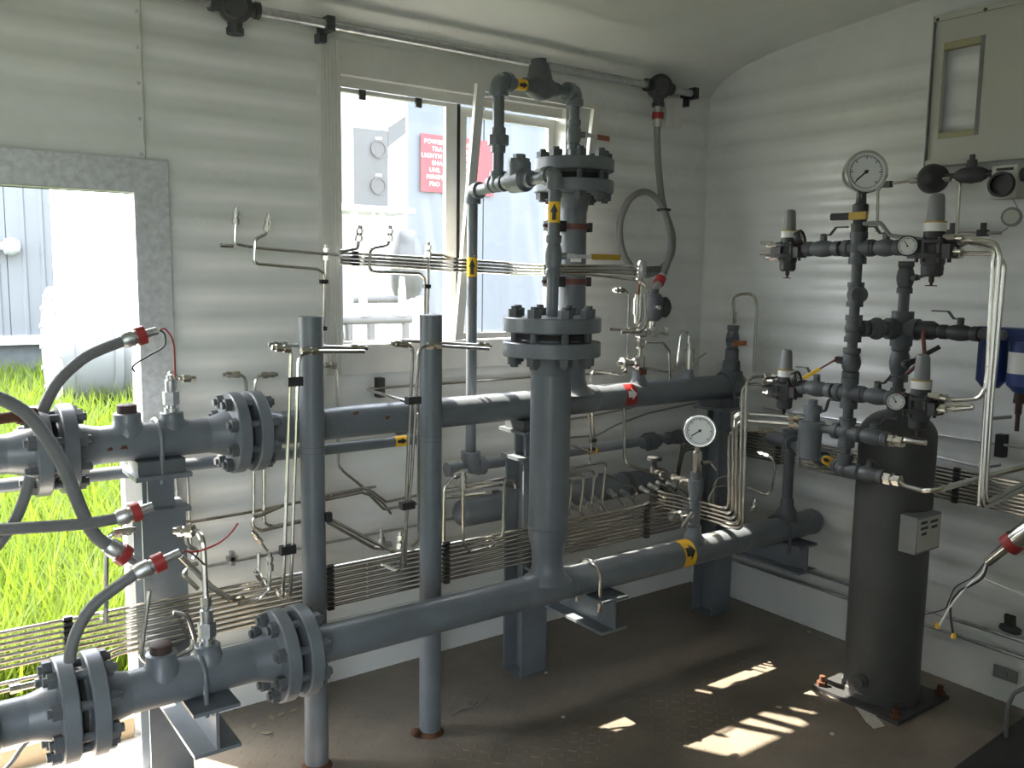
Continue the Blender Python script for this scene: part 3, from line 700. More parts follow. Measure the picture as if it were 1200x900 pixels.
for lab, px, py in (('black clamp stack on the tube bundle in the low opening', 80, 745), ('black clamp stack on the tube bundle right of the left post', 386, 680), ('black clamp stack on the tube bundle right of the right post', 522, 660), ('black clamp stack on the tube bundle right of the riser', 757, 607)):
    x = at(px, py, Y=YB).x; clampbar(lab, (x, YB-.006, .526), (x, YB-.006, .409), 10, (.018, .012, .0065))
for lab, px, py in (('black clamp stack on the right wall tubes near the corner', 912, 525), ('black clamp stack on the right wall tubes behind the vessel', 1120, 570)):
    y = at(px, py, X=2.722).y; clampbar(lab, (2.722, y, .714), (2.722, y, .608), 10, (.012, .018, .0055))
# ---- tubes beside the left post
YP = 2.005
tube('outer of two vertical tubes beside the left post', [(326, 408), (341, 409.5), (331.5, 706), (323, 690, 2.09)], YP, nuts=(0,), bend=.03)
tube('inner vertical tube beside the left post that crosses its front', [(427, 412), (350, 412), (340, 704), (330, 690, 2.09)], YP, nuts=(), bend=.03)
tube('short horizontal tube behind the head of the left post', [(322, 404), (424, 408)], 2.115, nuts=(0, -1))
for lab, px, py in (('small black clip on the tubes above the upper pipe, left post', 345, 447), ('small black clip low on the tubes beside the left post', 337, 644)):
    p = at(px, py, Y=YP); s = solo('tube_clip', MB().box(p, (.038, .018, .022)), 'black', lab, 'clip', group='small black tube clips')
# ---- tubes beside the right post
tube('outer of two vertical tubes beside the right post', [(465, 403), (484, 404), (477, 560), (475, 664), (468, 660, 2.09)], YP, nuts=(0,), bend=.03)
tube('inner vertical tube beside the right post that crosses its front', [(573, 409), (491, 404), (482, 560), (469, 671), (447, 661, 2.09)], YP, nuts=(), bend=.03)
tube('short horizontal tube behind the head of the right post', [(470, 399), (570, 405)], 2.115, nuts=(-1,))
p = at(360, 411, Y=YP); 
for px, lab in ((362, 'steel union on the tube crossing the left post'), (509, 'steel union on the tube crossing the right post')):
    p = at(px, 411.5 if px < 400 else 405, Y=YP); mb = MB(); mb.hex(p-EX*.02, p-EX*.006, .0105).cyl(p-EX*.006, p+EX*.006, .008, seg=10).hex(p+EX*.006, p+EX*.02, .0105)
    solo('tube_union', mb, 'steel', lab, 'fitting', group='tube unions on the posts')
for lab, px, py in (('small black clip on the tubes beside the right post, above the upper pipe', 484, 469), ('small black clip low on the tubes beside the right post', 477, 592)):
    p = at(px, py, Y=YP-.004); solo('tube_clip', MB().box(p, (.038, .022, .02)), 'black', lab, 'clip', group='small black tube clips')
# ---- tubing across the window
Y0, Y1, Y2_ = 2.39, 2.372, 2.135
ks = (('top', 296, 308, 311, 312), ('second', 300.5, 312, 314.5, 316.5), ('third', 304.5, 316, 317.5, 321), ('lowest', 308.5, 320, 321, 328))
for nm_, a_, b_, c_, d_ in ks:
    tube(nm_+' of four thin tubes crossing the window', [(398, a_, Y0), (592, b_, Y1), (598, b_+.6, Y1), (640, c_, Y2_), (690, c_+.5, Y2_), (747, d_, Y2_)], bend=.02, group='thin tubes crossing the window')
for lab, px, py in (('black clip stack on the window tubes left', 415.5, 303), ('black clip stack on the window tubes by the centre stile', 532, 310), ('black clip stack on the window tubes right of the small pipe', 594, 314)):
    p = at(px, py, Y=Y0-.005); clampbar(lab, p+V(0, -.005, .018), p+V(0, -.005, -.018), 4, (.016, .014, .007))
YT = 2.43
tube('thin tube rising to an open fitting on the wall, left one', [(276.5, 250), (275, 286), (300, 290.5), (396, 299)], YT, nuts=(0,), bend=.012)
tube('short stub of tube left of the wall fittings', [(258, 287.5), (273, 288.3)], YT, r=.006)
tube('thin tube with a loop rising to an open fitting on the wall', [(314, 258), (312, 274), (299, 280), (297.5, 309), (372, 315.5), (379.5, 320), (378.5, 387)], YT-.012, nuts=(0,), bend=.015)
tube('thin vertical tube running down beside the window frame', [(381, 293), (381, 330), (379, 386)], YT+.012, nuts=(0,), ties=((379.5, 330, YT-.015), (378, 385, YT-.015)))
tube('thin tube rising to an open fitting before the window, left one', [(421.5, 271), (419, 291), (399, 294.5)], Y0-.022, r=.0052, nuts=(0,), bend=.01)
tube('thin looping tube rising to an open fitting before the window', [(457, 271), (456, 287), (434, 291), (432.5, 318.5), (492, 320.5), (498.5, 327), (498, 402)], Y0-.03, nuts=(0,), bend=.022)
tube('thin vertical tube running down behind the right post', [(502, 290), (502, 330), (501, 402)], Y0-.02, nuts=(0,), ties=((500, 335.5, Y0-.04),))
tube('thin tube stub joining the window tubes', [(504, 298), (520, 299), (531, 303)], Y0-.02)
# ---- fittings on the wall above the left flange
tube('left of two thin tubes curving apart above the flange', [(268, 439), (287, 439), (290, 470), (297, 548), (297, 602)], 2.40, nuts=(0,), bend=.025)
tube('right of two thin tubes curving apart above the flange', [(319, 439), (299, 440), (297, 470), (309, 550), (309, 602)], 2.415, nuts=(0,), bend=.025)
tube('thin tube dropping by the opening and running right along the wall', [(206, 552), (208, 599), (217, 613), (294, 600), (352, 588), (428, 572.5), (440, 570)], 2.44, bend=.03)
tube('thin tube dropping by the opening, right one', [(219, 550), (222, 612), (224, 648)], 2.445)
tube('thin tube hooking down to the wall below the flange', [(330, 593), (305, 604), (296, 606), (296, 618), (306, 622), (353, 611)], 2.40, r=.0055, bend=.02)
tube('thin tube hooking right behind the left post', [(309, 602), (310, 614), (320, 617), (352, 610)], 2.43, bend=.02)
tube('short dark rod clipped on the wall below the flange', [(299, 627), (313.5, 646)], 2.40, r=.0045, nuts=(0,))
tube('thin wall tube running behind both posts', [(238, 665), (353, 642), (470, 619), (600, 594)], 2.455, m='zinc')
p = at(272, 654, Y=2.44); solo('tube_clip', MB().box(p, (.012, .02, .04)).box(p, (.03, .02, .012)), 'zinc', 'grey clip on the wall tube between opening and left post', 'clip', group='small grey tube clips')
tube('thin tube standing up from the bundle with a side fitting, left', [(303, 648), (303, 674), (309, 683), (318, 680, 2.10)], 2.05, nuts=(1,), bend=.02)
tube('thin tube standing up from the bundle, hooked end', [(316, 655), (315.5, 690), (303, 702), (280, 708, 2.10)], 2.04, nuts=(0,), bend=.02)
# ---- tubing between the posts
tube('thin tube dropping diagonally behind the upper pipe', [(383, 428), (395, 429), (396, 545), (403, 553), (449, 590), (458, 602)], 2.435, nuts=(0,), bend=.025)
tube('upper thin wall tube between the posts', [(352, 584), (380, 581), (425, 572), (436, 576), (452, 588), (490, 580)], 2.41, bend=.015)
tube('lower thin wall tube between the posts', [(352, 589), (380, 586), (424, 577), (433, 580), (450, 597), (490, 590)], 2.405, bend=.015)
tube('upper of two thin diagonal tubes clipped to the left post', [(468.5, 630), (467, 643), (461, 647), (384, 607)], 2.03, nuts=(0,), bend=.015)
tube('lower of two thin diagonal tubes clipped to the left post', [(450, 643), (438, 642), (384, 612)], 2.045, bend=.015)
p = at(385, 606, Y=2.03); solo('tube_clip', MB().box(p, (.014, .016, .024)), 'black', 'small black clip on the right side of the left post', 'clip', group='small black tube clips')
p = at(447, 632, Y=2.42); mb = MB().lathe(p+V(0, 0, -.015), EZ, [(0, .012), (.02, .012), (.02, .007), (.035, .007), (.035, .004), (.05, .004)], 10); mb.box(p+V(.01, 0, -.02), (.045, .02, .015))
solo('wall_valve', mb, 'zinc', 'small grey needle valve on the wall between the posts', 'valve')
tube('thin wall tube under the window that bends out to the right post', [(735, 436, 2.45), (620, 442, 2.46), (429, 456, 2.46), (481, 472, 2.05), (490, 480, 2.11), (491, 632, 2.11), (482, 640, 2.11)], bend=.03)
p = at(445, 454, Y=2.478); solo('wall_clip', MB().box(p, (.022, .03, .062)), 'black', 'black wall clip under the window holding a tube', 'clip')
# ---- lit tubes between right post and riser
tube('upper sunlit tube in front of the wall drum', [(520, 572.5), (618, 557)], 2.27, r=.0055)
tube('middle sunlit tube in front of the wall drum', [(520, 577), (585, 568), (608, 571), (620, 563)], 2.26)
tube('lower sunlit tube in front of the wall drum', [(520, 583.5), (568, 578)], 2.25, r=.0052)
tube('vertical tube hooked over beside the right post', [(542, 554), (529, 560), (521, 572), (520, 634)], 2.16, nuts=(0,), bend=.03)
tube('vertical tube dropping to the bundle in a sunlit hook, left', [(543, 560), (543, 636), (551, 647), (574, 641, 2.085), (581, 637, 2.07), (574, 632, 2.085)], 2.085, nuts=(0,), bend=.015)
tube('vertical tube dropping to the bundle in a sunlit hook, right', [(604, 572, 2.2), (602, 564, 2.2), (591, 563, 2.12), (589, 628, 2.07), (583, 633, 2.07), (577, 629, 2.085)], bend=.02)
# ---- tubes to the right of the riser
for lab, pts in (('outermost', [(655, 551), (708, 541.5), (710, 546), (704, 597)]), ('second', [(655, 558), (692, 551), (697, 554), (692, 597)]), ('third', [(655, 560), (681, 555.5), (684, 559), (680, 601)]), ('innermost', [(655, 565), (668, 562), (670, 566), (666, 604)])):
    tube(lab+' of four nested bent tubes right of the riser', pts, 2.25, bend=.02, group='nested bent tubes by the wall drum')
tube('thin tube bending down from behind the drum to the bundle', [(708, 556), (742, 570), (747, 578), (741, 585), (736, 583)], 2.27, bend=.02)
for i, (x, y) in enumerate(((672, 594), (686, 589), (698, 586), (718, 579), (733, 579), (757, 575), (767, 571.5), (776, 569), (788, 569))):
    a = at(x, y, Y=2.285); b = at(x+9, y+7, Y=2.24); c = at(x+15, y+15, Y=2.19)
    if x > 750: b = at(x+13, y+7, Y=2.24); c = at(x+22, y+16, Y=2.19)
    t = thing('drum_outlet', ['first', 'second', 'third', 'fourth', 'fifth', 'sixth', 'seventh', 'eighth', 'last'][i]+' small tube outlet from the left on the wall drum', 'tube', c-V(0, 0, R38), 'small outlets of the wall drum')
    put('tube', MB().tube([a+V(0, .05, 0), a, b, c], R38, .01, 8), 'steel', t)
    mb = MB(); d = (b-a).normalized(); mb.hex(a, a+d*.016, .0105); mb.cyl(a-d*.012, a, .009, seg=10); mb.hex(a-d*.026, a-d*.012, .0115); put('fitting', mb, 'zinc', t)
# wall drum and the small bore line above it
dr_ = thing('wall_drum', 'grey capped header drum low on the window wall', 'drum', (1.95, 2.36, .47))
a, b = at(541, 603, Y=2.36), V(2.45, 2.36, 0)
put('shell', MB().lathe((a.x-.02, 2.36, .521), EX, [(-.008, .001), (0, .025), (.012, .04), (.03, .046), (b.x-a.x, .046), (b.x-a.x+.03, .035), (b.x-a.x+.036, .001)], 28), 'paint', dr_)
for x in (1.75, 2.25): put('strap', MB().lathe((x-.012, 2.36, .521), EX, [(0, .0462), (0, .049), (.024, .049), (.024, .0462)], 28, False), 'paint_dark_or_dim', dr_); put('wall_bracket', MB().bb((x-.012, 2.404, .50), (x+.012, 2.494, .54)), 'paint_dark_or_dim', dr_)
# ---- drop loops to the lower left regulators: five nested tubes
XS = 2.24
for k in range(5):
    zb = .486+.0135*(4-k); yv = 1.792+.0155*(4-k)
    top = [(905, 441, 'X', 2.33), (904, 450, 'X', 2.33), (936, 497, 'X', 2.34), (936, 489, 'X', 2.34), (900, 505, 'X', 2.34)][4-k]
    tp = PT([top])[0]
    if k == 0: top2 = V(XS, yv, tp.z)
    P = [V(XS-.05, 2.125, zb+.012), V(XS-.01, 2.05, zb+.004), V(XS, 2.0, zb), V(XS, yv, zb), V(XS, yv+.015, tp.z), tp]
    tube(['innermost', 'second', 'middle', 'fourth', 'outermost'][k]+' of five nested tubes bending up beside the gauge stack', P, r=R12*.85, bend=.035, nuts=(-1,), group='nested tubes beside the gauge stack')
tube('upper hooked tube behind the gauge stack', [(861, 556), (841, 561), (836, 571), (835, 602)], 1.98, bend=.03)
tube('lower hooked tube behind the gauge stack', [(861, 569.5), (838, 571), (831, 583), (829, 604)], 1.96, bend=.03)
tube('thin looped tube below the lower left regulator', [(893, 532), (904, 536), (909, 545), (904, 574), (898, 580), (877, 571)], X=2.42, nuts=(0,), bend=.03)
# ---- low tubes along the right wall
ya = lambda px, py: at(px, py, X=2.755).y
for lab, (p0, p1) in (('upper of two low tubes along the right wall', ((880, 652), (1200, 752))), ('lower of two low tubes along the right wall', ((858, 651), (1200, 773)))):
    a, b = at(*p0, X=2.755), at(*p1, X=2.755)
    z = (at(940, 667, X=2.755).z+at(1198, 752, X=2.755).z)/2 if 'upper' in lab else (at(900, 668, X=2.755).z+at(1195, 772, X=2.755).z)/2
    tube(lab, [V(2.755, a.y, z), V(2.755, b.y-.4, z)], r=.0065, m='zinc', group='low tubes on the right wall')
# ---- two tubes above the bundle on the right wall
for lab, p0, p1 in (('upper thin tube running along the right wall behind the vessel', (895, 478), (1200, 525)), ('lower thin tube running along the right wall behind the vessel', (893, 484), (1150, 548))):
    a, b = at(*p0, X=2.76), at(*p1, X=2.76); P = [a, b]
    if 'lower' in lab: P = [a, b, at(1172, 545, X=2.70)]
    else: P = [a, b+(b-a)*.4]
    tube(lab, P, r=R38, m='zinc')
# ================================================================ valves, gauges, conduits
def lever_valve(par, p, ax, r, L, stem, lever, lev_len, m='paint', hm='galv', grip=None, off=.0, name='ball_valve'):
    """ball valve along ax; stem direction, lever direction"""
    a = Vector(ax).normalized(); s_ = Vector(stem).normalized(); l_ = Vector(lever).normalized(); p = Vector(p)
    mb = MB(); mb.lathe(p-a*L/2, a, [(0, r*1.0), (0, r*1.12), (L*.16, r*1.12), (L*.2, r*.95), (L*.32, r*1.15), (L*.5, r*1.28), (L*.68, r*1.15), (L*.8, r*.95), (L*.84, r*1.12), (L, r*1.12), (L, r*1.0)], 16)
    mb.cyl(p, p+s_*(r*1.28+.012), r*.5, seg=10)
    o = put(name, mb, m, par)
    q = p+s_*(r*1.28+.012)
    hb = MB(); hb.hex(q, q+s_*.007, r*.42)
    w = a if abs(a.dot(l_)) < .5 else s_.cross(l_)
    hb.bar(q+s_*.003-l_*.008, q+s_*.003+l_*.02, r*.7, .004, s_); hb.bar(q+s_*.003+l_*.02, q+s_*(.003+off)+l_*(.025+abs(off)*.6), r*.55, .004, s_)
    e0 = q+s_*(.003+off)+l_*(.025+abs(off)*.6); e1 = q+s_*(.003+off)+l_*lev_len
    hb.bar(e0-l_*.002, e1, r*.55, .004, s_)
    put('lever', hb, hm, o)
    if grip: put('lever_grip', MB().bar(e0.lerp(e1, .35), e1+l_*.004, r*.8, .009, s_), grip, o)
    return o
def gauge(par, c, face, R, depth=.035, stemlen=.03, tickcol='dialink', bezel='bright_steel', needle=.6, down=(0, 0, -1), rect=None):
    c = Vector(c); f = Vector(face).normalized(); up = Vector(down)*-1; up = (up-f*up.dot(f)).normalized(); rt = up.cross(f)
    b = put('gauge_case', MB().lathe(c-f*depth, f, [(0, R*.8), (.003, R*.9), (depth*.75, R*.92), (depth*.78, R), (depth*1.0, R), (depth+.003, R*.94), (depth+.003, R*.88), (depth-.0045, R*.86)], 36), bezel, par)
    d = put('dial', MB().lathe(c-f*.004, f, [(0, R*.87), (.0012, R*.87)], 32), 'dial', b)
    tk_ = MB(); z0 = f*(-.0022)
    for k in range(31):
        t = math.radians(225-270*k/30); u = rt*math.cos(t)+up*math.sin(t); big = k % 5 == 0
        tk_.bar(c+z0+u*R*(.60 if big else .67), c+z0+u*R*.74, R*(.045 if big else .026), .0006, f)
    tk_.torus(c+z0, f, R*.75, R*.014, 40, 4); put('dial_marks', tk_, tickcol, b)
    ta = math.radians(needle); u = rt*math.cos(ta)+up*math.sin(ta)
    put('needle', MB().bar(c-f*.0012-u*R*.12, c-f*.0012+u*R*.6, R*.07, .0012, f).lathe(c-f*.002, f, [(0, R*.09), (.003, R*.08)], 14), 'black', b)
    return b
def elbow(mb, p, a, b, r, k=1.45, L=None):
    """forged threaded elbow at p joining directions a and b"""
    a, b = Vector(a).normalized(), Vector(b).normalized(); L = L or r*2.2; R = r*k; p = Vector(p)
    mb.tube([p+a*L*.75, p, p+b*L*.75], R*.9, L*.55, 16); mb.cyl(p+a*L*.55, p+a*L*1.05, R*1.06, seg=18); mb.cyl(p+b*L*.55, p+b*L*1.05, R*1.06, seg=18); return mb
def cross_f(mb, p, dirs, r, k=1.4, L=None):
    p = Vector(p); L = L or r*2.1; mb.ball(p, r*k*1.08)
    for d in dirs: d = Vector(d).normalized(); mb.cyl(p, p+d*L*.7, r*k*.92, seg=18); mb.cyl(p+d*L*.6, p+d*L, r*k*1.06, seg=18)
    return mb
def union(mb, p, a, r, L=.06):
    a = Vector(a).normalized(); p = Vector(p); mb.lathe(p-a*L/2, a, [(0, r*1.3), (L*.3, r*1.3)], 16); mb.cyl(p-a*L*.2, p+a*L*.2, r*1.85, seg=8); mb.lathe(p+a*L*.2, a, [(0, r*1.3), (L*.3, r*1.3)], 16); return mb
R1 = .0167
# ---- bypass line: from the front riser over to the rear riser and down the wall
bp_ = thing('bypass_line', 'grey threaded bypass piping looping above the flanged risers', 'pipe', (xT, YL_, zf+.05))
zt = 1.564; zb = zf+.009+.045
P0 = V(xT, YL_, zt); P3 = V(1.528, 2.315, zt-.012)
put('pipe', MB().cyl((xT, YL_, zb), P0, R1, seg=18), 'paint', bp_)
put('pipe', MB().cyl(P0, P3, R1, seg=18), 'paint', bp_)
put('elbow', elbow(MB(), P0, EY, -EZ, R1), 'paint', bp_)
put('elbow', elbow(MB(), P3, -EY, -EZ, R1), 'paint', bp_)
Pt = V(xT, at(592, 213, X=1.53).y, zt-.004)
put('tee', cross_f(MB(), Pt, (EY, -EY, EZ), R1), 'paint', bp_)
Pc = V(xT, at(617, 207, X=1.53).y, zt-.002)
ck = put('check_valve', MB().lathe(Pc-EY*.06, EY, [(0, R1*1.35), (.02, R1*1.35), (.03, .034), (.09, .034), (.10, R1*1.35), (.12, R1*1.35)], 20).cyl(Pc, Pc+EZ*.05, .033, seg=20).cyl(Pc+EZ*.05, Pc+EZ*.06, .030, seg=8).cyl(Pc+EZ*.06, Pc+EZ*.072, .018, seg=6), 'paint', bp_)
Pa = V(Pt.x, Pt.y, at(588, 96, Y=Pt.y).z); Xr = xU-.012
Pb = V(Xr, YU, at(671, 108, Y=YU).z)
put('pipe', MB().cyl(Pt, Pa, R1, seg=18), 'paint', bp_); put('pipe', MB().cyl(Pa, Pb, R1, seg=18), 'paint', bp_)
d = (Pb-Pa).normalized()
put('elbow', elbow(MB(), Pa, d, -EZ, R1*1.12), 'paint', bp_); put('elbow', elbow(MB(), Pb, -d, -EZ, R1*1.1), 'paint', bp_)
put('union', union(MB(), V(Pt.x, Pt.y, at(588, 165, Y=Pt.y).z), EZ, R1, .07), 'paint', bp_)
Pm = Pa.lerp(Pb, .52)
sv = put('swing_check_valve', MB().lathe(Pm-d*.075, d, [(0, R1*1.3), (.02, R1*1.35), (.04, .032), (.075, .04), (.11, .032), (.13, R1*1.35), (.15, R1*1.3)], 18).lathe(Pm+V(0, 0, .0), EZ+d*(-.12), [(0, .040), (.03, .038), (.06, .031), (.066, .031), (.066, .024), (.082, .024)], 18), 'paint_dark_or_dim', bp_)
arrow_tape(bp_, Pa.lerp(Pb, .25), d, R1, .045, facing(d, Pa)-1.2, facing(d, Pa)+1.2)
Pv = V(Xr, YU, at(672, 158, Y=YU).z)
put('pipe', MB().cyl(Pb, (Xr, YU, zt_+.05), R1*.95, seg=16), 'paint', bp_)
lever_valve(bp_, Pv, EZ, R1*1.15, .09, V(.75, -.65, 0), V(.75, .2, .02), .125, 'paint', 'galv', 'orange')
# ball valve low on the front thin pipe and its yellow-grip lever
lever_valve(bp_, V(xT, YL_, at(648, 300, Y=YL_).z), EZ, R1*1.15, .11, V(.6, -.5, 0), V(1, -.1, 0), .17, 'paint', 'galv', 'darkyellow')
p = V(xT, YL_, at(650, 249, Y=YL_).z); u = facing(EZ, p); arrow_tape(bp_, p, EZ, R1, .055, u-1.2, u+1.2)
# down pipe at the wall and the line it feeds
zl_ = .685
dp = thing('wall_drop_pipe', 'thin grey pipe dropping past the window to a low line behind the riser', 'pipe', (P3.x, P3.y, zl_-.03))
put('pipe', MB().cyl(P3-EZ*.03, (P3.x, P3.y, zl_), R1, seg=18), 'paint', dp)
put('elbow', elbow(MB(), V(P3.x, P3.y, zl_), EZ, EX, R1*1.25), 'paint', dp)
put('pipe', MB().cyl((P3.x-.09, P3.y, zl_), (2.46, P3.y, zl_+.004), R1, seg=18), 'paint', dp)
put('coupling', MB().cyl((P3.x-.09, P3.y, zl_), (P3.x-.05, P3.y, zl_), R1*1.4, seg=18), 'paint', dp)
p = V(P3.x, P3.y, at(555, 313, Y=P3.y).z); u = facing(EZ, p); arrow_tape(dp, p, EZ, R1, .06, u-1.2, u+1.2)
p = V(at(690, 534, Y=P3.y).x, P3.y, zl_); u = facing(EX, p); arrow_tape(dp, p, EX, R1, .05, u-1.2, u+1.2)
xq = at(762, 522, Y=P3.y).x; put('union', union(MB(), V(xq, P3.y, zl_), EX, R1*1.15, .08), 'paint_dark_or_dim', dp)
xq = at(795, 517, Y=P3.y).x; lever_valve(dp, V(xq, P3.y, zl_+.002), EX, R1*1.3, .12, V(0, -.7, .4), V(1, 0, 0), .1, 'paint_dark_or_dim', 'paint_dark_or_dim')
# ---- conduit along the top of the window wall with cast junction boxes
YC, zc = 2.43, (at(400, 31, Y=2.43).z+at(780, 104, Y=2.43).z)/2
b1, b2 = at(275, 12, Y=YC), at(772, 104, Y=YC)
cd = thing('ceiling_conduit', 'rigid metal conduit along the top of the window wall', 'conduit', (1.5, YC, zc))
put('conduit', MB().cyl((b1.x-.9, YC, zc), (b2.x+.19, YC, zc), .0135, seg=16), 'zinc', cd)
for px, py in ((385, 27), (812, 113)):
    x = at(px, py, Y=YC).x; put('conduit_clamp', MB().bb((x-.012, YC-.02, zc-.02), (x+.012, YC+.055, zc+.02)).bb((x-.02, YC+.02, zc-.045), (x+.004, YC+.055, zc-.02)), 'castiron', cd)
def jbox(lab, p, R, capdir, downhub=True):
    t = thing('junction_box', lab, 'junction box', p-EZ*R, 'round cast junction boxes'); f = Vector(capdir).normalized()
    mb = MB(); mb.lathe(p-f*R*.75, f, [(0, R*.8), (R*.3, R), (R*1.0, R), (R*1.05, R*1.08), (R*1.3, R*1.08), (R*1.32, R*.9), (R*1.5, R*.75)], 22); put('body', mb, 'castiron', t)
    for s_ in (-1, 1): put('hub', MB().lathe(p, EX*s_, [(R*.8, R*.5), (R*1.25, R*.46), (R*1.3, R*.55), (R*1.6, R*.55)], 14), 'castiron', t)
    if downhub: put('hub', MB().lathe(p, -EZ, [(R*.8, R*.5), (R*1.3, R*.46), (R*1.34, R*.56), (R*1.7, R*.56)], 14), 'castiron', t)
    for k in range(6): put('cover_rib', MB().bar(p+f*(R*.55)+(EX*math.cos(k)+EZ*math.sin(k))*R*.62, p+f*(R*.55)+(EX*math.cos(k)+EZ*math.sin(k))*R*.85, R*.18, R*.18, f), 'castiron', t)
jbox('round cast junction box at the top edge above the opening', V(b1.x, YC, zc), .042, (-.25, -1, -.1)); jbox('round cast junction box at the far end of the ceiling conduit', V(b2.x, YC, zc), .042, (-.5, -1, -.1))
x = at(791, 130, Y=2.47).x
solo('strut_bracket', MB().bb((x-.025, 2.45, zc-.13), (x+.02, 2.493, zc-.02)), 'alu', 'short grey strut under the end of the ceiling conduit', 'bracket')
cn = thing('flexible_conduit', 'grey flexible conduit looping down from the corner junction box', 'conduit', at(775, 326, Y=2.3))
mb = MB(); pj = V(b2.x, YC, zc-.07); mb.cyl(pj, pj-EZ*.075, .017, seg=14); put('connector', mb, 'zinc', cn)
put('red_band', MB().cyl(pj-EZ*.022, pj-EZ*.046, .022, seg=16), 'red', cn)
pts = [pj-EZ*.07, at(770, 160, Y=YC), at(772, 200, Y=2.42), at(777, 240, Y=2.40), at(788, 277, Y=2.38), at(783, 306, Y=2.39), at(757, 322, Y=2.42), at(733, 303, Y=2.43), at(726, 266, Y=2.43), at(737, 235, Y=2.42), at(756, 225, Y=2.41), at(774, 238, Y=2.385), at(784, 268, Y=2.36), at(786, 292, Y=2.34), at(781, 312, Y=2.32), at(775, 327, Y=2.30)]
put('hose', MB().spline(pts, .0125, 10, 8), 'conduit_grey', cn)
p = at(778, 246, Y=2.385); put('tie', MB().lathe(p-EZ*.004, EZ, [(0, .026), (.008, .026)], 14), 'black', cn)
# ---- pressure transmitter cluster above the upper pipe
tx = thing('pressure_transmitter', 'grey pressure transmitter hanging from the looped conduit', 'transmitter', at(765, 385, Y=2.28))
p = at(765, 360, Y=2.28)
e0, e1 = at(775, 325, Y=2.30), at(769, 338, Y=2.29); dd = (e1-e0).normalized()
put('connector', MB().cyl(e0-dd*.01, e1+dd*.02, .014, seg=12), 'zinc', tx); put('red_band', MB().cyl(e0+dd*.002, e0+dd*.03, .020, seg=14), 'red', tx)
put('housing', MB().lathe(p+V(0, 0, -.05), EZ, [(0, .02), (.012, .034), (.03, .038), (.08, .038), (.095, .03), (.10, .02), (.115, .02)], 20), 'paint_dark_or_dim', tx)
q = p+V(.03, -.01, .0); put('cover', MB().lathe(q, V(.9, -.45, 0), [(0, .036), (.02, .038), (.022, .03), (.028, .03), (.04, .008)], 18), 'castiron', tx)
put('vent_plug', MB().lathe(p+V(-.01, -.034, .0), V(-.2, -1, 0), [(0, .01), (.012, .008)], 8), 'bright_steel', tx)
put('neck', MB().cyl(p-EZ*.05, p-EZ*.10, .014, seg=12), 'steel', tx)
mv = thing('instrument_manifold', 'steel valve manifold on the upper pipe right of the risers', 'valve', V(ux(748, 460), YU, ZU+R3-.012))
xm = ux(748, 460); zz = ZU+R3
put('outlet', MB().lathe((xm, YU, zz-.02), EZ, [(0, .034), (.02, .032), (.035, .024), (.06, .022)], 18), 'paint', mv)
z1_ = at(748, 425, Y=YU).z; z2_ = at(748, 390, Y=YU).z
put('nipple', MB().cyl((xm, YU, zz+.03), (xm, YU, z2_), .011, seg=12), 'steel', mv)
for z_, h_, r_ in ((z1_, .05, .020), (at(748, 403, Y=YU).z, .03, .018), (z2_, .03, .024)): put('block', MB().lathe((xm, YU, z_-h_/2), EZ, [(0, r_*.9), (.004, r_), (h_-.004, r_), (h_, r_*.9)], 8), 'steel', mv)
p0 = V(xm, YU, z1_); p1 = at(717, 426, Y=YU)
vv = put('bleed_valve', MB().lathe(p0, p1-p0, [(0, .016), (.03, .018), (.035, .013), (.06, .015), (.065, .02), (.085, .02), (.088, .009), (.105, .009)], 12), 'steel', mv)
put('bleed_valve', MB().lathe(V(xm, YU, z2_), V(.75, -.4, .05), [(0, .012), (.04, .012), (.04, .018), (.06, .018), (.06, .010), (.085, .010), (.085, .015), (.10, .015)], 12), 'zinc', mv)
put('tag', MB().box((xm-.004, YU-.024, z1_-.03), (.03, .006, .02)), 'rust', mv)
z3_ = at(748, 355, Y=YU-.02).z
put('level_valve', MB().lathe((xm-.02, YU, z3_-.07), EZ, [(0, .010), (.03, .010), (.03, .015), (.085, .015), (.085, .010), (.10, .010)], 12), 'steel', mv)
put('red_tag', MB().box((xm-.022, YU-.012, z3_+.055), (.018, .01, .055)), 'rust', mv)
p = at(752, 316, Y=2.13); put('tube_head', MB().lathe(p-EZ*.03, EZ, [(0, .012), (.02, .016), (.05, .016), (.06, .010)], 10), 'zinc', mv)
put('bridle', MB().bar(p+V(.01, 0, 0), at(772, 315, Y=2.26), .018, .02), 'castiron', mv)
tube('left of two curved tubes dropping to the manifold', [(745, 322), (752, 333), (750, 376), (743, 387), (716, 386)], 2.13, r=.0052, bend=.03)
tube('right of two curved tubes dropping to the manifold', [(747, 326), (756, 333), (757, 383), (750, 390), (728, 389.5)], 2.12, r=.0052, bend=.03)
tube('thin tube left of the manifold ending in an open fitting', [(723, 340), (733, 340), (737, 346), (734, 434), (725, 439), (694, 434), (692, 447)], 2.24, nuts=(0,), bend=.02)
tube('thin tube hooking down right of the manifold', [(757, 401), (777, 401), (784, 411), (785, 444)], 2.25, bend=.03)
tube('steel arch of tube feeding the small needle valve', [(756, 431, 2.28), (787, 436, 2.27), (793, 428), (798, 388), (807, 388), (807, 402)], 2.225, bend=.025)
tube('thin tube dropping below the upper pipe, left one', [(686, 447), (689, 480), (693, 520), (690, 545)], 2.30)
tube('thin tube dropping below the upper pipe, right one', [(692, 450), (695, 500), (697, 528)], 2.31, ties=((695, 516, 2.30),))
tube('thin tube bracing from the riser to the low line', [(668, 520), (692, 531), (697, 528)], 2.29, bend=.012)
tube('upper of two dark thin cables crossing the wall behind the gauge', [(660, 492), (690, 488), (730, 480), (800, 462), (840, 455)], 2.45, r=.004, m='conduit_grey', name='signal_cable')
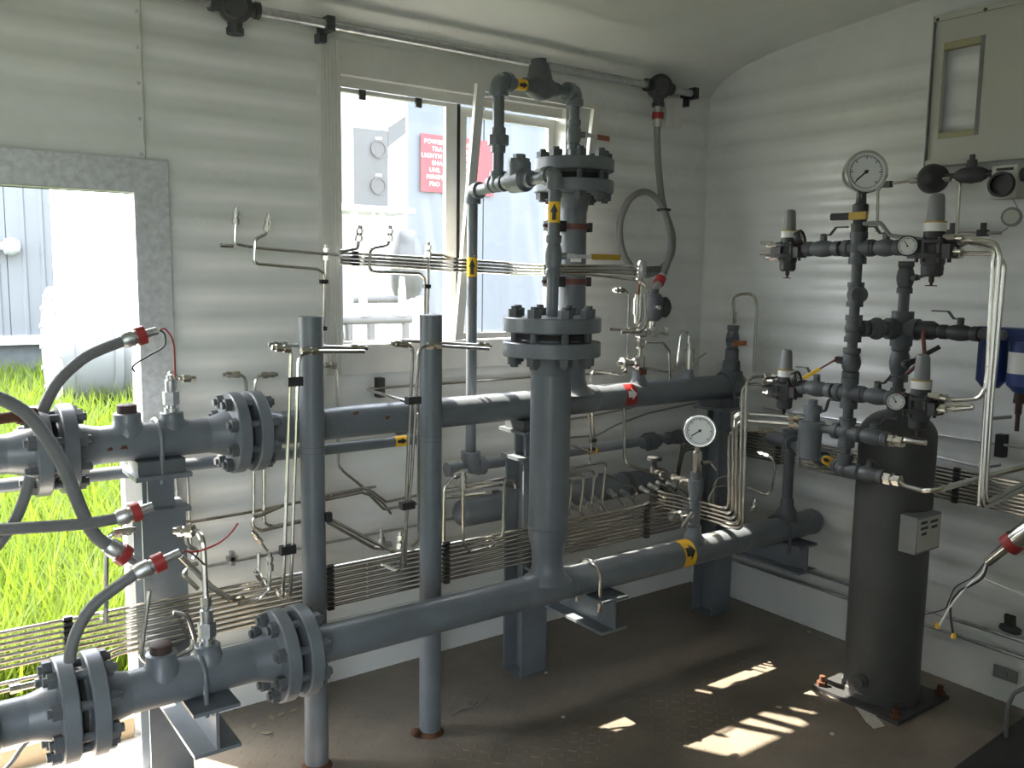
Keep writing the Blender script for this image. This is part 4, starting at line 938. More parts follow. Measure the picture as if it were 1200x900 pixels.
tube('lower of two dark thin cables, sagging in the middle behind the gauge', [(665, 513), (700, 510), (722, 498), (760, 484), (820, 471)], 2.44, r=.004, m='conduit_grey', name='signal_cable', bend=.06)
nv = thing('needle_valve', 'small steel needle valve with lever on the upper pipe near the corner', 'valve', V(ux(806, 455), YU, ZU+R3))
xn = ux(806, 455); put('outlet', MB().lathe((xn, YU, ZU+R3-.015), EZ, [(0, .026), (.015, .025), (.03, .018), (.045, .018)], 14), 'paint', nv)
z_ = at(806, 420, Y=YU).z; put('body', MB().lathe((xn, YU, z_-.045), EZ, [(0, .011), (.02, .011), (.02, .019), (.08, .019), (.08, .011), (.10, .011)], 10), 'steel', nv)
put('lever', MB().bar((xn+.01, YU-.015, z_-.012), (xn+.055, YU-.03, z_+.02), .008, .005), 'steel', nv)
# ---- ball valve stack at the end of the upper pipe
bs = thing('valve_stack', 'dark grey ball valve stack with orange tag at the end of the upper pipe', 'valve', V(ux(857, 452), YU, ZU+R3))
xb = ux(856, 452); put('outlet', MB().lathe((xb, YU, ZU+R3-.02), EZ, [(0, .048), (.03, .043), (.034, .034), (.07, .032), (.074, .026), (.115, .025), (.12, .018), (.145, .018)], 18), 'paint_dark_or_dim', bs)
z_ = at(857, 398, Y=YU).z; lever_valve(bs, (xb, YU, z_), EZ, .020, .11, V(-1, -.3, 0), V(.1, -.6, -.1), .02, 'paint_dark_or_dim', 'castiron')
put('tag', MB().box((xb+.004, YU-.03, z_-.012), (.07, .012, .018)), 'orange', bs)
zt2 = at(858, 372, Y=YU).z; put('fitting', MB().lathe((xb, YU, zt2-.025), EZ, [(0, .013), (.02, .013), (.02, .010), (.03, .010), (.03, .013), (.045, .013)], 6), 'steel', bs)
tube('tall steel arch of tube rising from the corner valve stack', [V(xb, YU, zt2+.01), at(859.5, 345, X=xb), at(884, 344, X=2.71), at(887, 362, X=2.71), at(883, 437, X=2.71)], r=.0062, bend=.035)
# ---- gauge stack on the lower pipe
gs = thing('gauge_stack', 'round pressure gauge on a valve stack rising from the lower pipe', 'pressure gauge', V(2.105, YL_, ZL+R3))
xg = 2.105
put('outlet', MB().lathe((xg, YL_, ZL+R3-.02), EZ, [(0, .038), (.02, .034), (.035, .024), (.06, .022)], 16), 'paint', gs)
zz_ = lambda py: at(815, py, Y=YL_).z
put('nipple', MB().cyl((xg, YL_, ZL+R3+.03), (xg, YL_, zz_(530)), .012, seg=12), 'paint', gs)
put('tee', MB().lathe((xg, YL_, zz_(585)), EZ, [(0, .020), (.025, .020), (.025, .024), (.065, .024), (.065, .018), (.09, .018)], 12), 'paint', gs)
put('coupling', MB().lathe((xg, YL_, zz_(612)), EZ, [(0, .017), (.07, .019)], 12), 'paint', gs)
put('valve_block', MB().lathe((xg, YL_, zz_(557)), EZ, [(0, .014), (.01, .017), (.075, .017), (.08, .010), (.11, .010)], 8), 'steel', gs)
put('bleed_lever', MB().lathe((xg+.015, YL_-.01, zz_(543)), V(1, -.3, 0), [(0, .008), (.02, .008), (.02, .006), (.03, .006)], 8).bar((xg+.042, YL_-.02, zz_(543)), (xg+.06, YL_-.03, zz_(552)), .006, .005), 'steel', gs)
cg = at(820, 505, Y=YL_-.02); fc = (ORG-cg); fc.z *= .35; fc = fc+V(-.25, .1, 0)
gauge(gs, cg, fc, .0525, needle=215)
p0 = V(xg, YL_, zz_(602)); p1 = at(784, 606, Y=YL_+.01)
put('bleed_valve', MB().lathe(p0, p1-p0, [(.01, .013), (.02, .019), (.065, .019), (.07, .013), (.08, .013), (.08, .017), (.098, .017)], 10), 'steel', gs)
p1 = at(803, 610, Y=YL_-.07); put('bleed_handle', MB().lathe(p0, p1-p0, [(.01, .008), (.06, .008)], 8).bar(p1+V(-.012, 0, -.02), p1+V(.02, -.01, .025), .012, .008), 'bright_steel', gs)
# branch back to the wall with a black-knob needle valve
q0 = V(xg, YL_, zz_(568)); q1 = at(757, 551, Y=2.22)
br = put('branch', MB().lathe(q0, q1-q0, [(.0, .014), (.05, .015), (.05, .011), (.08, .011), (.08, .015), (.10, .015), (.10, .01), (.14, .01), (.14, .016), (.18, .016), (.18, .011), (.23, .011), (.23, .015), (.27, .015), (.27, .008), ((q1-q0).length, .008)], 10), 'steel', gs)
q2 = q0.lerp(q1, .82)
put('needle_valve_knob', MB().lathe(q2, EZ, [(0, .013), (.02, .013), (.02, .009), (.04, .009), (.045, .026), (.055, .026), (.058, .008)], 14), 'castiron', gs)
tube('steel tube dropping from the upper pipe to the gauge branch', [(731.5, 474, YU), (731.5, 536, YU), (735, 545, YU), (757, 551, YU)], r=.0058, bend=.03)
# small valve behind, and bolt on lower pipe near the end
tube('small drain stub on the lower pipe behind the nested tubes', [(884, 590), (882, 600)], 1.95, r=.006, nuts=(0,))
# ---- fittings on the two left spools
def top_fitting(lab, x, y, z, side):
    t = thing('sample_fitting', lab, 'fitting', (x, y, z))
    put('body', MB().lathe((x, y, z), EZ, [(0, .018), (.012, .018), (.012, .012), (.02, .012)], 12).hex((x, y, z+.02), (x, y, z+.052), .020), 'zinc', t)
    put('cap', MB().lathe((x, y, z+.052), EZ, [(0, .013), (.008, .014), (.028, .014), (.03, .010), (.04, .010)], 12), 'zinc', t); return t
zf1 = ZU+R3-.012+.02+.012
t = top_fitting('steel fitting standing on the upper pipe at the opening', u2, YU, zf1+.0005, 1)
p = V(u2, YU, zf1+.088); q = at(229, 443, Y=YU-.02); put('vent_arm', MB().tube([p, p+EZ*.012, q-EX*.04, q], .006, .01).hex(q-EX*.03, q-EX*.012, .010), 'steel', t)
zf2 = ZL+R3-.012+.02+.012
t = top_fitting('steel fitting standing on the lower pipe at the opening', xn2, YL_, zf2+.0005, 1)
p = V(xn2, YL_, zf2+.09); put('nut', MB().hex(p-EZ*.0, p+EZ*.02, .012), 'steel', t)
P = [V(xn2, YL_, zf2+.09), at(238, 634, Y=YL_), at(232, 622, Y=YL_+.03), at(212, 622, Y=YL_+.06)]
tube('steel tube rising from the lower pipe fitting and bending left', P, r=.0066, bend=.035, nuts=(-1,))
tube('thick sunlit tube slanting down to the bundle by the opening', [(212, 652), (248, 688), (271, 703), (284, 700, 2.095)], 2.03, r=.0068, bend=.03)
tube('thin tube curling beside the thick slanted tube at the opening', [(232, 690), (213, 672), (220, 664), (232, 660)], 2.15, r=.0058, bend=.03)
tube('thin tube curling behind the red wired connector', [(216, 622), (220, 640), (232, 645), (226, 655)], 2.12, r=.0058, bend=.03)
tube('thin tube hooked over in the low opening left of the support', [(150, 622), (128, 626), (124.5, 640), (124, 730)], 2.08, nuts=(0,), bend=.03, r=.0055)
tube('short steel rod leaning across the bundle at the support', [(175, 692), (165, 768), (170, 775), (190, 776)], 2.03, r=.0055, bend=.015)
tube('bent tube below the bundle right of the support', [(203, 718), (220, 721), (229, 748), (224, 761), (206, 769)], 2.07, r=.006, bend=.03)
# ---- grey flexible conduits at the opening, each with a red banded connector
def hose(label, pts, Y, r=.0125, conn=None, wires=()):
    P = PT(pts, Y); lowest = min(P, key=lambda p: p.z)
    t = thing('flexible_conduit', label, 'conduit', lowest, 'grey flexible conduits at the opening')
    put('hose', MB().spline(P, r, 12, 8), 'rubber', t)
    if conn:
        C = PT(conn, Y); e = P[-1]; d_ = (C[-1]-e).normalized(); L = (C[-1]-e).length
        put('connector', MB().lathe(e-d_*.006, d_, [(0, r*1.2), (.008, r*1.5), (L*.32, r*1.5), (L*.34, r*1.25), (L*.58, r*1.2), (L*.6, r*.85), (L, r*.8)], 12), 'zinc', t)
        put('red_band', MB().lathe(e, d_, [(L*.34, r*1.3), (L*.34, r*1.72), (L*.58, r*1.72), (L*.58, r*1.3)], 14, False), 'red', t)
    for col, w in wires: put('wire', MB().spline(PT(w, Y), .0022, 6, 6), col, t)
    return t
hose('grey flexible conduit arching up from the upper flange with red and black wires', [(50, 483), (56, 468), (72, 443), (103, 417), (146, 399)], 2.13, conn=[(187, 387)], wires=(('red', [(187, 387), (194, 386), (203, 402), (205, 442)]), ('black', [(187, 387), (193, 392), (192, 406), (172, 418), (156, 429), (158, 436)])))
hose('grey flexible conduit sweeping down in front of the upper flange', [(-30, 462), (0, 467), (30, 484), (52, 509), (74, 546), (98, 604), (112, 628), (128, 640)], 1.98, r=.0135, conn=[(163, 662)])
hose('grey flexible conduit running level across the opening', [(-30, 624), (0, 620.5), (40, 618), (72, 616), (105, 613), (139, 607)], 1.97, r=.0125, conn=[(182, 592)])
hose('grey flexible conduit rising from the lower flange', [(82, 775), (83, 764), (90, 740), (108, 711), (135, 689), (161, 671)], 1.83, r=.0118, conn=[(214, 646)], wires=(('red', [(214, 646), (232, 646), (255, 637), (270, 625), (279, 613)]), ('black', [(214, 646), (224, 648), (240, 662)])))
hose('grey flexible conduit hanging down left of the upper flange', [(36, 558), (27, 588), (14, 616), (-10, 648)], 2.05, r=.0115)
hose('thin grey conduit curling up at the lower left corner', [(2, 905), (14, 893), (28, 873), (46, 858)], 2.2, r=.006)
p = at(15, 494, Y=2.11); mb = MB(); mb.lathe(at(-10, 492, Y=2.10), at(28, 487, Y=2.12)-at(-10, 492, Y=2.10), [(0, .012), (.05, .012), (.05, .017), (.09, .015)], 10); solo('pipe_stub', mb, 'rust', 'rusty threaded stub left of the upper flange', 'pipe stub')
# ================================================================ vessel, regulator tree and the right wall
XV, YV, RV = 2.505, 1.440, .111
XT = 2.35; YT1 = at(999, 400, X=XT).y; XC = 2.505; YT2 = 1.450
tx_ = lambda px, py: at(px, py, X=XT)
zc1 = lambda py: at(1000, py, X=XT).z
vs = thing('pressure_vessel', 'tall dark grey cylindrical pressure vessel standing on the floor by the right wall', 'vessel', (XV, YV, 0))
zsh = at(1045, 508, X=XV).z; zd = .912
mat('vesselpaint', (.075, .078, .078), .45, noise=.2, nscale=6)
put('shell', MB().cyl((XV, YV, .03), (XV, YV, zsh), RV, seg=48), 'vesselpaint', vs)
put('head', MB().lathe((XV, YV, zsh-.001), EZ, [(0, RV)]+[((zd-zsh)*math.sin(t*PI/16), RV*math.cos(t*PI/16)) for t in range(1, 8)]+[(zd-zsh, .004)], 48), 'vesselpaint', vs)
put('base_ring', MB().lathe((XV, YV, .012), EZ, [(0, RV+.004), (.018, RV+.004), (.022, RV)], 48), 'vesselpaint', vs)
put('base_plate', MB().bb((XV-.145, YV-.145, 0), (XV+.145, YV+.145, .012)), 'castiron', vs)
anch = MB().hex((0, 0, 0), (0, 0, .014), .016).cyl((0, 0, .014), (0, 0, .032), .009, seg=10).mesh('anchor_bolt')
for a_ in (-1, 1):
    for b_ in (-1, 1): inst('anchor_bolt', anch, 'rust', vs, (XV+a_*.125, YV+b_*.125, .012), EZ)
p = at(1006, 795, X=XV-RV+.005); put('drain_plug', MB().lathe((XV-RV*.80, YV-RV*.15+.02, p.z), V(-1, -.15, 0), [(0, .024), (.035, .024), (.035, .017), (.05, .017)], 14), 'vesselpaint', vs)
c = at(1073, 640, X=2.40)
npb = put('nameplate_box', MB().bb((2.40, c.y, at(1073, 651, X=2.40).z), (2.53, c.y+.052, at(1073, 607, X=2.40).z)), 'conduit_grey', vs)
x0, x1 = 2.40, 2.53; zz0, zz1 = at(1073, 651, X=2.40).z, at(1073, 607, X=2.40).z
put('nameplate', MB().bb((x0+.006, c.y-.0012, zz0+.006), (x1-.006, c.y-.0001, zz1-.006)), 'panel', npb)
pr_ = MB()
for k, (u0, u1) in enumerate(((.15, .4), (.15, .45), (.2, .4), (.55, .85), (.6, .85))):
    z = zz1-.022-.017*(k % 3)-(.003 if k > 2 else 0); pr_.bb((x0+.13*u0, c.y-.0022, z), (x0+.13*u1, c.y-.0013, z+.008))
put('nameplate_print', pr_, 'black', npb)
# ---- regulator tree
tr = thing('regulator_tree', 'grey threaded pipe tree carrying regulators above the pressure vessel', 'pipe manifold', (XT, YT1, .66))
rt = .0150
G = 'paint_dark_or_dim'  # darker grey stands in for the dim light on the tree
col1 = lambda py: V(XT, YT1, zc1(py)); col2 = lambda py: V(XC, YT2, at(1055, py, X=XC).z)
put('pipe', MB().cyl(col1(555), col1(268), rt, seg=16), G, tr)
put('pipe', MB().cyl((XC, YT2, zd-.02), col2(310), rt*1.05, seg=16), G, tr)
NY = -EY
C1, C2, C3, C4 = col1(291), col1(461), col1(508), col1(552)
put('cross', cross_f(MB(), C1, (EY, -EY, EZ, -EZ), rt, 1.58, .046), G, tr); put('cross', cross_f(MB(), C2, (EY, -EY, EZ, -EZ), rt, 1.58, .046), G, tr)
put('cross', cross_f(MB(), C3, (EY, -EY, EZ, -EZ), rt, 1.55, .044), G, tr); put('tee', cross_f(MB(), C4, (V(lx(921, 610), YL_, C4.z)-C4, -EY, EZ), rt, 1.55, .048), G, tr)
put('tee', cross_f(MB(), col1(345), (EZ, -EZ, V(-.6, -.8, 0)), rt, 1.5, .036), G, tr)
K = col2(385); J = col1(385); put('tee', cross_f(MB(), J, (EZ, -EZ, K-J), rt, 1.55, .04), G, tr); put('cross', cross_f(MB(), K, (J-K, -EY, EZ, -EZ), rt*1.15, 1.75, .052), G, tr)
put('pipe', MB().cyl(J, K, rt*.95, seg=16), 'paint_dark_or_dim', tr); put('pipe', MB().cyl(K, V(XC, K.y-.30, K.z), rt*.95, seg=16), 'paint_dark_or_dim', tr)
kd = (K-J).normalized(); mid = J.lerp(K, .47); put('union', MB().ball(mid, .034, .75, kd).cyl(mid-kd*.03, mid+kd*.03, .025, seg=8), 'paint_dark_or_dim', tr)
put('coupling', MB().lathe(V(XC, YT2, zd), EZ, [(-.02, .03), (.0, .028), (.03, .022), (.06, .022)], 16), G, tr)
lever_valve(tr, col2(425), EZ, rt*1.6, .115, V(-.5, -.85, 0), V(.45, -.6, .5), .10, G, 'castiron')
lever_valve(tr, col2(325), EZ, rt*1.35, .095, V(-.1, -1, 0), V(0, -.9, .3), .05, G, 'castiron')
lever_valve(tr, col1(425), EZ, rt*1.5, .085, V(-.55, .6, .15), V(-.45, .5, -.45), .105, G, 'redbrown', 'yellow')
# gauge valve on top
put('gauge_valve', MB().lathe(col1(275), EZ, [(0, rt*1.5), (.03, rt*1.6), (.034, rt*1.2), (.06, rt*1.5), (.085, rt*1.5), (.09, rt), (.12, rt*.9)], 10), 'castiron', tr)
zg = zc1(254); put('yellow_tag', MB().box((XT-.028, YT1-.012, zg), (.012, .055, .022)), 'darkyellow', tr); put('valve_stub', MB().cyl((XT-.02, YT1+.02, zg), (XT-.03, YT1+.075, zg), .011, seg=10), 'castiron', tr)
gc = tx_(1010, 203); gg = thing('pressure_gauge', 'large round steel pressure gauge on top of the regulator tree', 'pressure gauge', V(XT, YT1, zc1(238)))
put('stem', MB().cyl(V(XT, YT1, zc1(243)), V(XT, YT1, gc.z-.05), .008, seg=10).hex(V(XT, YT1, zc1(236)), V(XT, YT1, zc1(229)), .014), 'bright_steel', gg)
fdir = V(-.62, -.78, 0.02); gauge(gg, V(XT, YT1, gc.z)+fdir*.03, fdir, .061, depth=.048, needle=222)
def arm(c, d, px0, px1, py, lev, stem=EZ, hm='castiron', grip=None, off=.012, ll=.075):
    a = tx_(px0, py); b = tx_(px1, py); m_ = (a+b)/2; m_ = V(XT, m_.y, c.z)
    put('pipe', MB().cyl(c, V(XT, b.y if abs(b.y-c.y) > abs(a.y-c.y) else a.y, c.z), rt*.9, seg=14), G, tr)
    lever_valve(tr, m_, EY, rt*1.35, abs(a.y-b.y), stem, lev, ll, G, hm, grip, off)
arm(C1, EY, 945, 985, 291, -EY+EX*.1, off=.022); arm(C1, -EY, 1020, 1056, 293, EY, off=.02)
arm(C2, EY, 938, 976, 455, EY, hm='paint', off=.02); arm(C2, -EY, 1008, 1048, 467, -EY, off=.022)
arm(C3, -EY, 1004, 1042, 513, -EY, off=.022); arm(C4, -EY, 1002, 1036, 561, -EY, off=.004, ll=.03)
# nipples to the regulators, redbrown / brass couplings
for c, px, py in ((C1, 1064, 293), (C2, 1053, 469)):
    y = tx_(px, py).y; put('coupling', MB().cyl((XT, y+.03, c.z), (XT, y-.03, c.z), rt*1.35, seg=14), 'redbrown', tr)
for c, px, py in ((C1, 943, 290), (C2, 938, 453)):
    y = tx_(px, py).y; put('nipple', MB().cyl((XT, y+.03, c.z), (XT, y-.02, c.z), rt*.75, seg=12), 'redbrown', tr)
# outlet fittings with steel tube to the right
for nm_, c, px, py, ends in (('upper', C3, 1044, 516, [(1062, 516), (1085, 519)]), ('lower', C4, 1040, 567, [(1060, 569), (1082, 575), (1100, 574), (1150, 560, 'X', 2.5), (1230, 540, 'X', 2.6)])):
    y = tx_(px, py).y; p = V(XT, y, c.z)
    mb = MB(); mb.hex(p+EY*.01, p-EY*.012, .019); mb.cyl(p-EY*.012, p-EY*.02, .014, seg=12); mb.hex(p-EY*.02, p-EY*.038, .017); put('steel_fitting', mb, 'steel', tr)
    tube('steel tube leaving the '+nm_+' outlet of the regulator tree', [p-EY*.03]+list(ends), X=XT, r=.008, bend=.03)
# filter with bowl hanging on the left of the tree
fy = tx_(951, 505).y; ft = thing('inline_filter', 'grey inline filter with cylindrical bowl left of the regulator tree', 'filter', (XT, fy, at(951, 541, X=XT).z))
put('pipe', MB().cyl(C3, (XT, fy, C3.z), rt*.9, seg=14), G, tr)
z0, z1 = at(951, 538, X=XT).z, at(951, 502, X=XT).z
put('bowl', MB().lathe((XT, fy, z0), EZ, [(0, .026), (.004, .031), (z1-z0-.02, .032), (z1-z0, .036)], 20), 'paint', ft)
put('head', MB().lathe((XT, fy, z1), EZ, [(0, .040), (.022, .040), (.026, .024), (.05, .022), (.05, .028), (.07, .028), (.075, .014), (.09, .014)], 16), 'paint', ft)
put('handle', MB().tube([(XT, fy-.02, z1+.06), (XT, fy-.045, z1+.06), (XT, fy-.055, z1+.10), (XT, fy-.13, z1+.10)], .005, .012, 8), 'castiron', ft)
put('bracket', MB().bb((XT-.004, fy+.037, z0-.03), (XT+.004, fy+.047, z1+.02)), 'paint', ft)
for py_ in (497,): put('tube_adapter', MB().hex((XT, fy+.05, z1+.012), (XT, fy+.075, z1+.012), .012), 'steel', ft)
# lower row of valves to the left and its riser from the lower pipe
ry = tx_(945, 556); nz = V(lx(921, 610), YL_, ZL)
put('pipe', MB().cyl(C4, V(nz.x, nz.y, C4.z-.004), rt, seg=14), G, tr)
dd = (V(nz.x, nz.y, C4.z)-C4).normalized(); p = C4+dd*(C4.y-tx_(945, 556).y)*-1.0
put('valve_body', MB().lathe(C4+dd*.15, dd, [(0, .022), (.01, .028), (.03, .028), (.035, .024), (.16, .024), (.165, .028), (.185, .028), (.195, .022)], 16), 'paint_dark_or_dim', tr)
arrow_tape(tr, C4+dd*.100, dd, rt, .06, facing(dd, C4)-1.2, facing(dd, C4)+1.2)
put('elbow', cross_f(MB(), V(nz.x, nz.y, C4.z), (EZ, -EZ, dd*-1), rt*1.2, 1.55, .042), 'paint_dark_or_dim', tr)
put('riser', MB().lathe((nz.x, nz.y, ZL+R3-.015), EZ, [(0, .042), (.03, .036), (.05, .024), (.075, .022), (.08, .018), (C4.z-ZL-R3+.01, .018)], 16), 'paint_dark_or_dim', tr)
put('short_pipe', MB().cyl((nz.x, nz.y, C4.z), (nz.x+.02, nz.y+.10, C4.z), .024, seg=16), 'paint_dark_or_dim', tr)
put('vent', MB().tube([(nz.x, nz.y, C4.z+.03), (nz.x, nz.y, C4.z+.085), (nz.x, nz.y-.05, C4.z+.09)], .006, .015), 'conduit_grey', tr)
# ---- regulators
def regulator(lab, px, py, s, gside, white):
    p = tx_(px, py); p = V(XT, p.y, p.z); t = thing('pressure_regulator', lab, 'regulator', p-EZ*.085*s, 'pressure regulators on the tree')
    b = put('body', MB().lathe(p-EZ*.045*s, EZ, [(0, .026*s), (.01*s, .030*s), (.022*s, .030*s), (.022*s, .044*s), (.034*s, .046*s), (.036*s, .034*s), (.058*s, .032*s), (.06*s, .044*s), (.068*s, .044*s), (.072*s, .028*s), (.09*s, .026*s)], 22), 'castiron', t)
    for k in range(6): put('flange_screw', MB().cyl(p+V(math.cos(k)*.039*s, math.sin(k)*.039*s, -.034*s), p+V(math.cos(k)*.039*s, math.sin(k)*.039*s, .03*s), .0055*s, seg=6), 'castiron', b)
    put('port', MB().bb(p+V(-.026*s, -.056*s, -.024*s), p+V(.026*s, .056*s, .012*s)), 'castiron', t)
    put('label_band', MB().lathe(p+EZ*.045*s, EZ, [(0, .0275*s), (.022*s, .0275*s)], 20), 'paper', t); put('band_edge', MB().lathe(p+EZ*.0672*s, EZ, [(0, .0275*s), (.004*s, .0275*s)], 20), 'darkyellow', t)
    kn = put('knob', MB().lathe(p+EZ*.071*s, EZ, [(0, .0215*s), (.01*s, .0215*s), (.06*s, .0185*s), (.068*s, .016*s), (.071*s, .010*s)], 14), 'reggrey', t)
    put('drip_bowl', MB().lathe(p-EZ*.045*s, -EZ, [(0, .028*s), (.02*s, .027*s), (.026*s, .02*s)], 16), 'castiron', t)
    put('drain_cock', MB().lathe(p-EZ*.071*s, -EZ, [(0, .007*s), (.014*s, .007*s), (.014*s, .004*s), (.022*s, .004*s)], 8).box(p-EZ*.094*s, (.006*s, .03*s, .003*s)), 'plug', t)
    if white:
        gc_ = p+V(-.035*s, .052*s, .006*s); f_ = V(-.86, -.5, .05); gauge(t, gc_+f_.normalized()*.03, f_, .027*s, .02, bezel='black', needle=120); put('gauge_stem', MB().cyl(p+V(-.01, .02, 0), gc_, .008, seg=8), 'plug', t)
    else:
        gc_ = p+V(-.012*s, -.062*s, .046*s); f_ = V(.25, -.92, .32); gauge(t, gc_, f_, .027*s, .02, bezel='black', needle=120); put('gauge_stem', MB().cyl(p+V(0, -.03*s, .01*s), gc_-f_*.018, .007, seg=8), 'plug', t)
    for dz in (.004, -.036) if not white else (.015, -.018):
        q = p+V(-.01, (1 if not white else -1)*.05*s, dz*s+.012); e = EY*(1 if not white else -1)
        put('port_fitting', MB().hex(q-e*.02, q+e*.012, .0125).cyl(q+e*.012, q+e*.03, .0075, seg=10), 'steel', t)
    return p
r1 = regulator('upper left regulator with black gauge on the tree', 924, 294, .90, 0, False)
r2 = regulator('upper right regulator with white gauge dial on the tree', 1094, 292, 1.05, 1, True)
r3 = regulator('lower left regulator with black gauge on the tree', 920, 456, .90, 0, False)
r4 = regulator('lower right regulator with white gauge dial on the tree', 1078, 474, .99, 1, True)
tube('upper steel tube stub on the upper left regulator', [(905, 285), (892, 284.5)], X=2.34, r=.0062)
tube('lower steel tube stub on the upper left regulator', [(905, 296), (891, 296.5)], X=2.34, r=.0062)
tube('outer long tube from the upper right regulator down to the wall tubes', [(1112, 282), (1140, 280.5), (1167, 284), (1172, 300), (1158, 470), (1150, 596), (1215, 566, 'X', 2.66)], X=XT, r=.0065, bend=.03, nuts=(0,))
tube('inner long tube from the upper right regulator down to the wall tubes', [(1115, 297), (1170, 297), (1177, 312), (1162, 470), (1154, 590), (1212, 560, 'X', 2.67)], X=2.37, r=.0065, bend=.03, nuts=(0,))
tube('third long tube dropping beside the regulators', [(1122, 290), (1134, 284), (1166, 292), (1164, 306), (1155, 470), (1147, 592)], X=2.365, r=.0055, bend=.02)
tube('tube curving from the lower right regulator to the long tubes', [(1097, 466), (1120, 469), (1148, 467), (1155, 455), (1158, 430)], X=2.355, r=.0062, bend=.03, nuts=(0,))
tube('short looped tube beside the lower right regulator', [(1097, 478), (1118, 480), (1139, 478), (1139, 475.5), (1112, 474)], X=2.345, r=.0062, bend=.006, nuts=(0,))
tube('dark tube linking the gauge valve to the upper right regulator', [(1012, 262), (1032, 261), (1043, 276), (1082, 281)], X=2.32, r=.006, m='conduit_grey', bend=.02)
# ---- line from the tree to the blue filters
ZK = K.z
tx_ = lambda px, py: at(px, py, X=XC)
bl = thing('filter_feed_line', 'dark valves leading from the regulator tree to the blue filters', 'valve', (XC, K.y-.18, ZK-.03))
a, b = tx_(1070, 383).y, tx_(1096, 384).y
put('check_valve', MB().lathe((XC, a, ZK), -EY, [(0, .018), (.01, .026), (.03, .028), (.06, .028), (.075, .02)], 14), 'castiron', bl)
q = V(XC-.03, (a+b)/2-.02, ZK); put('lever', MB().tube([q+EZ*.0, q+V(-.01, 0, -.01), at(1084, 420, X=XC-.045), at(1063, 438, X=XC-.05)], .006, .015), 'redbrown', bl)
y1 = tx_(1125, 387).y; lever_valve(bl, (XC, y1, ZK-.002), EY, .019, .11, EZ, EY, .085, 'castiron', 'castiron', None, .02)
put('nipple', MB().tube([(XC, y1-.05, ZK), (XC, y1-.07, ZK), at(1152, 388, X=2.60)], .011, .02, 10), 'castiron', bl)
fb_ = thing('blue_filter_set', 'pair of blue compressed gas filters on the right wall', 'filter', (2.62, tx_(1180, 440).y, at(1180, 450, X=XC).z))
XF = 2.62
h0, h1 = at(1149, 387, X=XF), at(1235, 400, X=XF)
put('header', MB().bb((XF-.03, h1.y, h0.z-.024), (XF+.03, h0.y, h0.z+.012)), 'blue', fb_)
for i, (px, w) in enumerate(((1163, .040), (1203, .046))):
    c = at(px, 420, X=XF); zt3 = h0.z-.024; zb3 = at(px, 446 if i == 0 else 452, X=XF).z
    o = put('filter_bowl', MB().lathe((XF, c.y, zb3), EZ, [(-.022, .012), (-.02, w*.6), (0, w), (zt3-zb3, w)], 20), 'blue', fb_)
    put('sight_strip', MB().cyl((XF-w*.9, c.y-w*.5, zb3), (XF-w*.9, c.y-w*.5, zt3), .004, seg=6), 'conduit_grey', fb_)
    if i == 1:
        lb_ = MB(); n = 8
        for k in range(n+1):
            t = PI*.72+ (k/n)*PI*.62
            for z in (at(1195, 437, X=XF).z, at(1195, 412, X=XF).z): lb_.v.append((XF+math.cos(t)*(w+.001), c.y+math.sin(t)*(w+.001), z))
        for k in range(n): lb_.f.append((2*k, 2*k+1, 2*k+3, 2*k+2))
        put('filter_label', lb_, 'paper', o)
        put('drain', MB().lathe((XF, c.y+.01, zb3-.022), -EZ, [(0, .014), (.03, .016), (.03, .009), (.06, .009), (.065, .006), (.11, .006)], 10), 'plug', fb_)
tube('short dark rod reaching from the long tubes to the right wall', [(1156, 491), (1185, 488.5)], X=2.53, r=.005, m='conduit_grey')
p = at(1173, 532-36, X=2.765); p = at(1173.5, 522, X=2.77); solo('wall_clip', MB().box(p, (.03, .026, .07)), 'black', 'black clip on the right wall right of the long tubes', 'clip')
# ---- framed cover panel high on the right wall
XP = 2.755
f_ = lambda px, py: at(px, py, X=XP)
A = f_(1097, 20); B = f_(1087, 196); yA = (A.y+B.y)/2; yR = .72
zT, zB = A.z, B.z; i0, i1 = f_(1107, 47).y, f_(1150, 47).y; zi1, zi0 = f_(1108, 50).z, f_(1102, 163).z
pn = thing('wall_cover_panel', 'pale flat cover panel with a cut-out high on the right wall', 'panel', (XP, (yA+yR)/2, zB))
th = .022
put('panel_strip', MB().bb((XP, i0, zB), (XP+th, yA, zT)), 'panel', pn); put('panel_strip', MB().bb((XP, i1, zi1), (XP+th, i0, zT)), 'panel', pn)
put('panel_strip', MB().bb((XP, i1, zB), (XP+th, i0, zi0)), 'panel', pn); put('panel_board', MB().bb((XP, yR, zB), (XP+th, i1, zT)), 'panel', pn)
put('edge_angle', MB().bb((XP-.012, yA, zB), (XP+th+.005, yA+.004, zT)), 'conduit_grey', pn)
put('top_rail', MB().bb((XP-.012, yR, zT-.018), (XP-.001, yA, zT)), 'panel', pn); put('bottom_rail', MB().bb((XP-.010, yR, zB), (XP-.001, yA, zB+.02)), 'panel', pn)
put('cutout_edge', MB().bb((XP-.002, i1, zi1-.022), (XP+th-.001, i0, zi1)), 'card', pn); put('cutout_edge', MB().bb((XP-.002, i1, zi0), (XP+th-.001, i0, zi0+.018)), 'card', pn)
put('cutout_edge', MB().bb((XP-.002, i1-.012, zi0), (XP-.0005, i1, zi1)), 'conduit_grey', pn)
scr = MB().lathe((0, 0, 0), EZ, [(0, .006), (.004, .004)], 8).mesh('screw')
for px, py in ((1101, 24), (1157, 12), (1142, 189)): inst('screw', scr, 'castiron', pn, V(XP-.012, f_(px, py).y, f_(px, py).z), -EX)
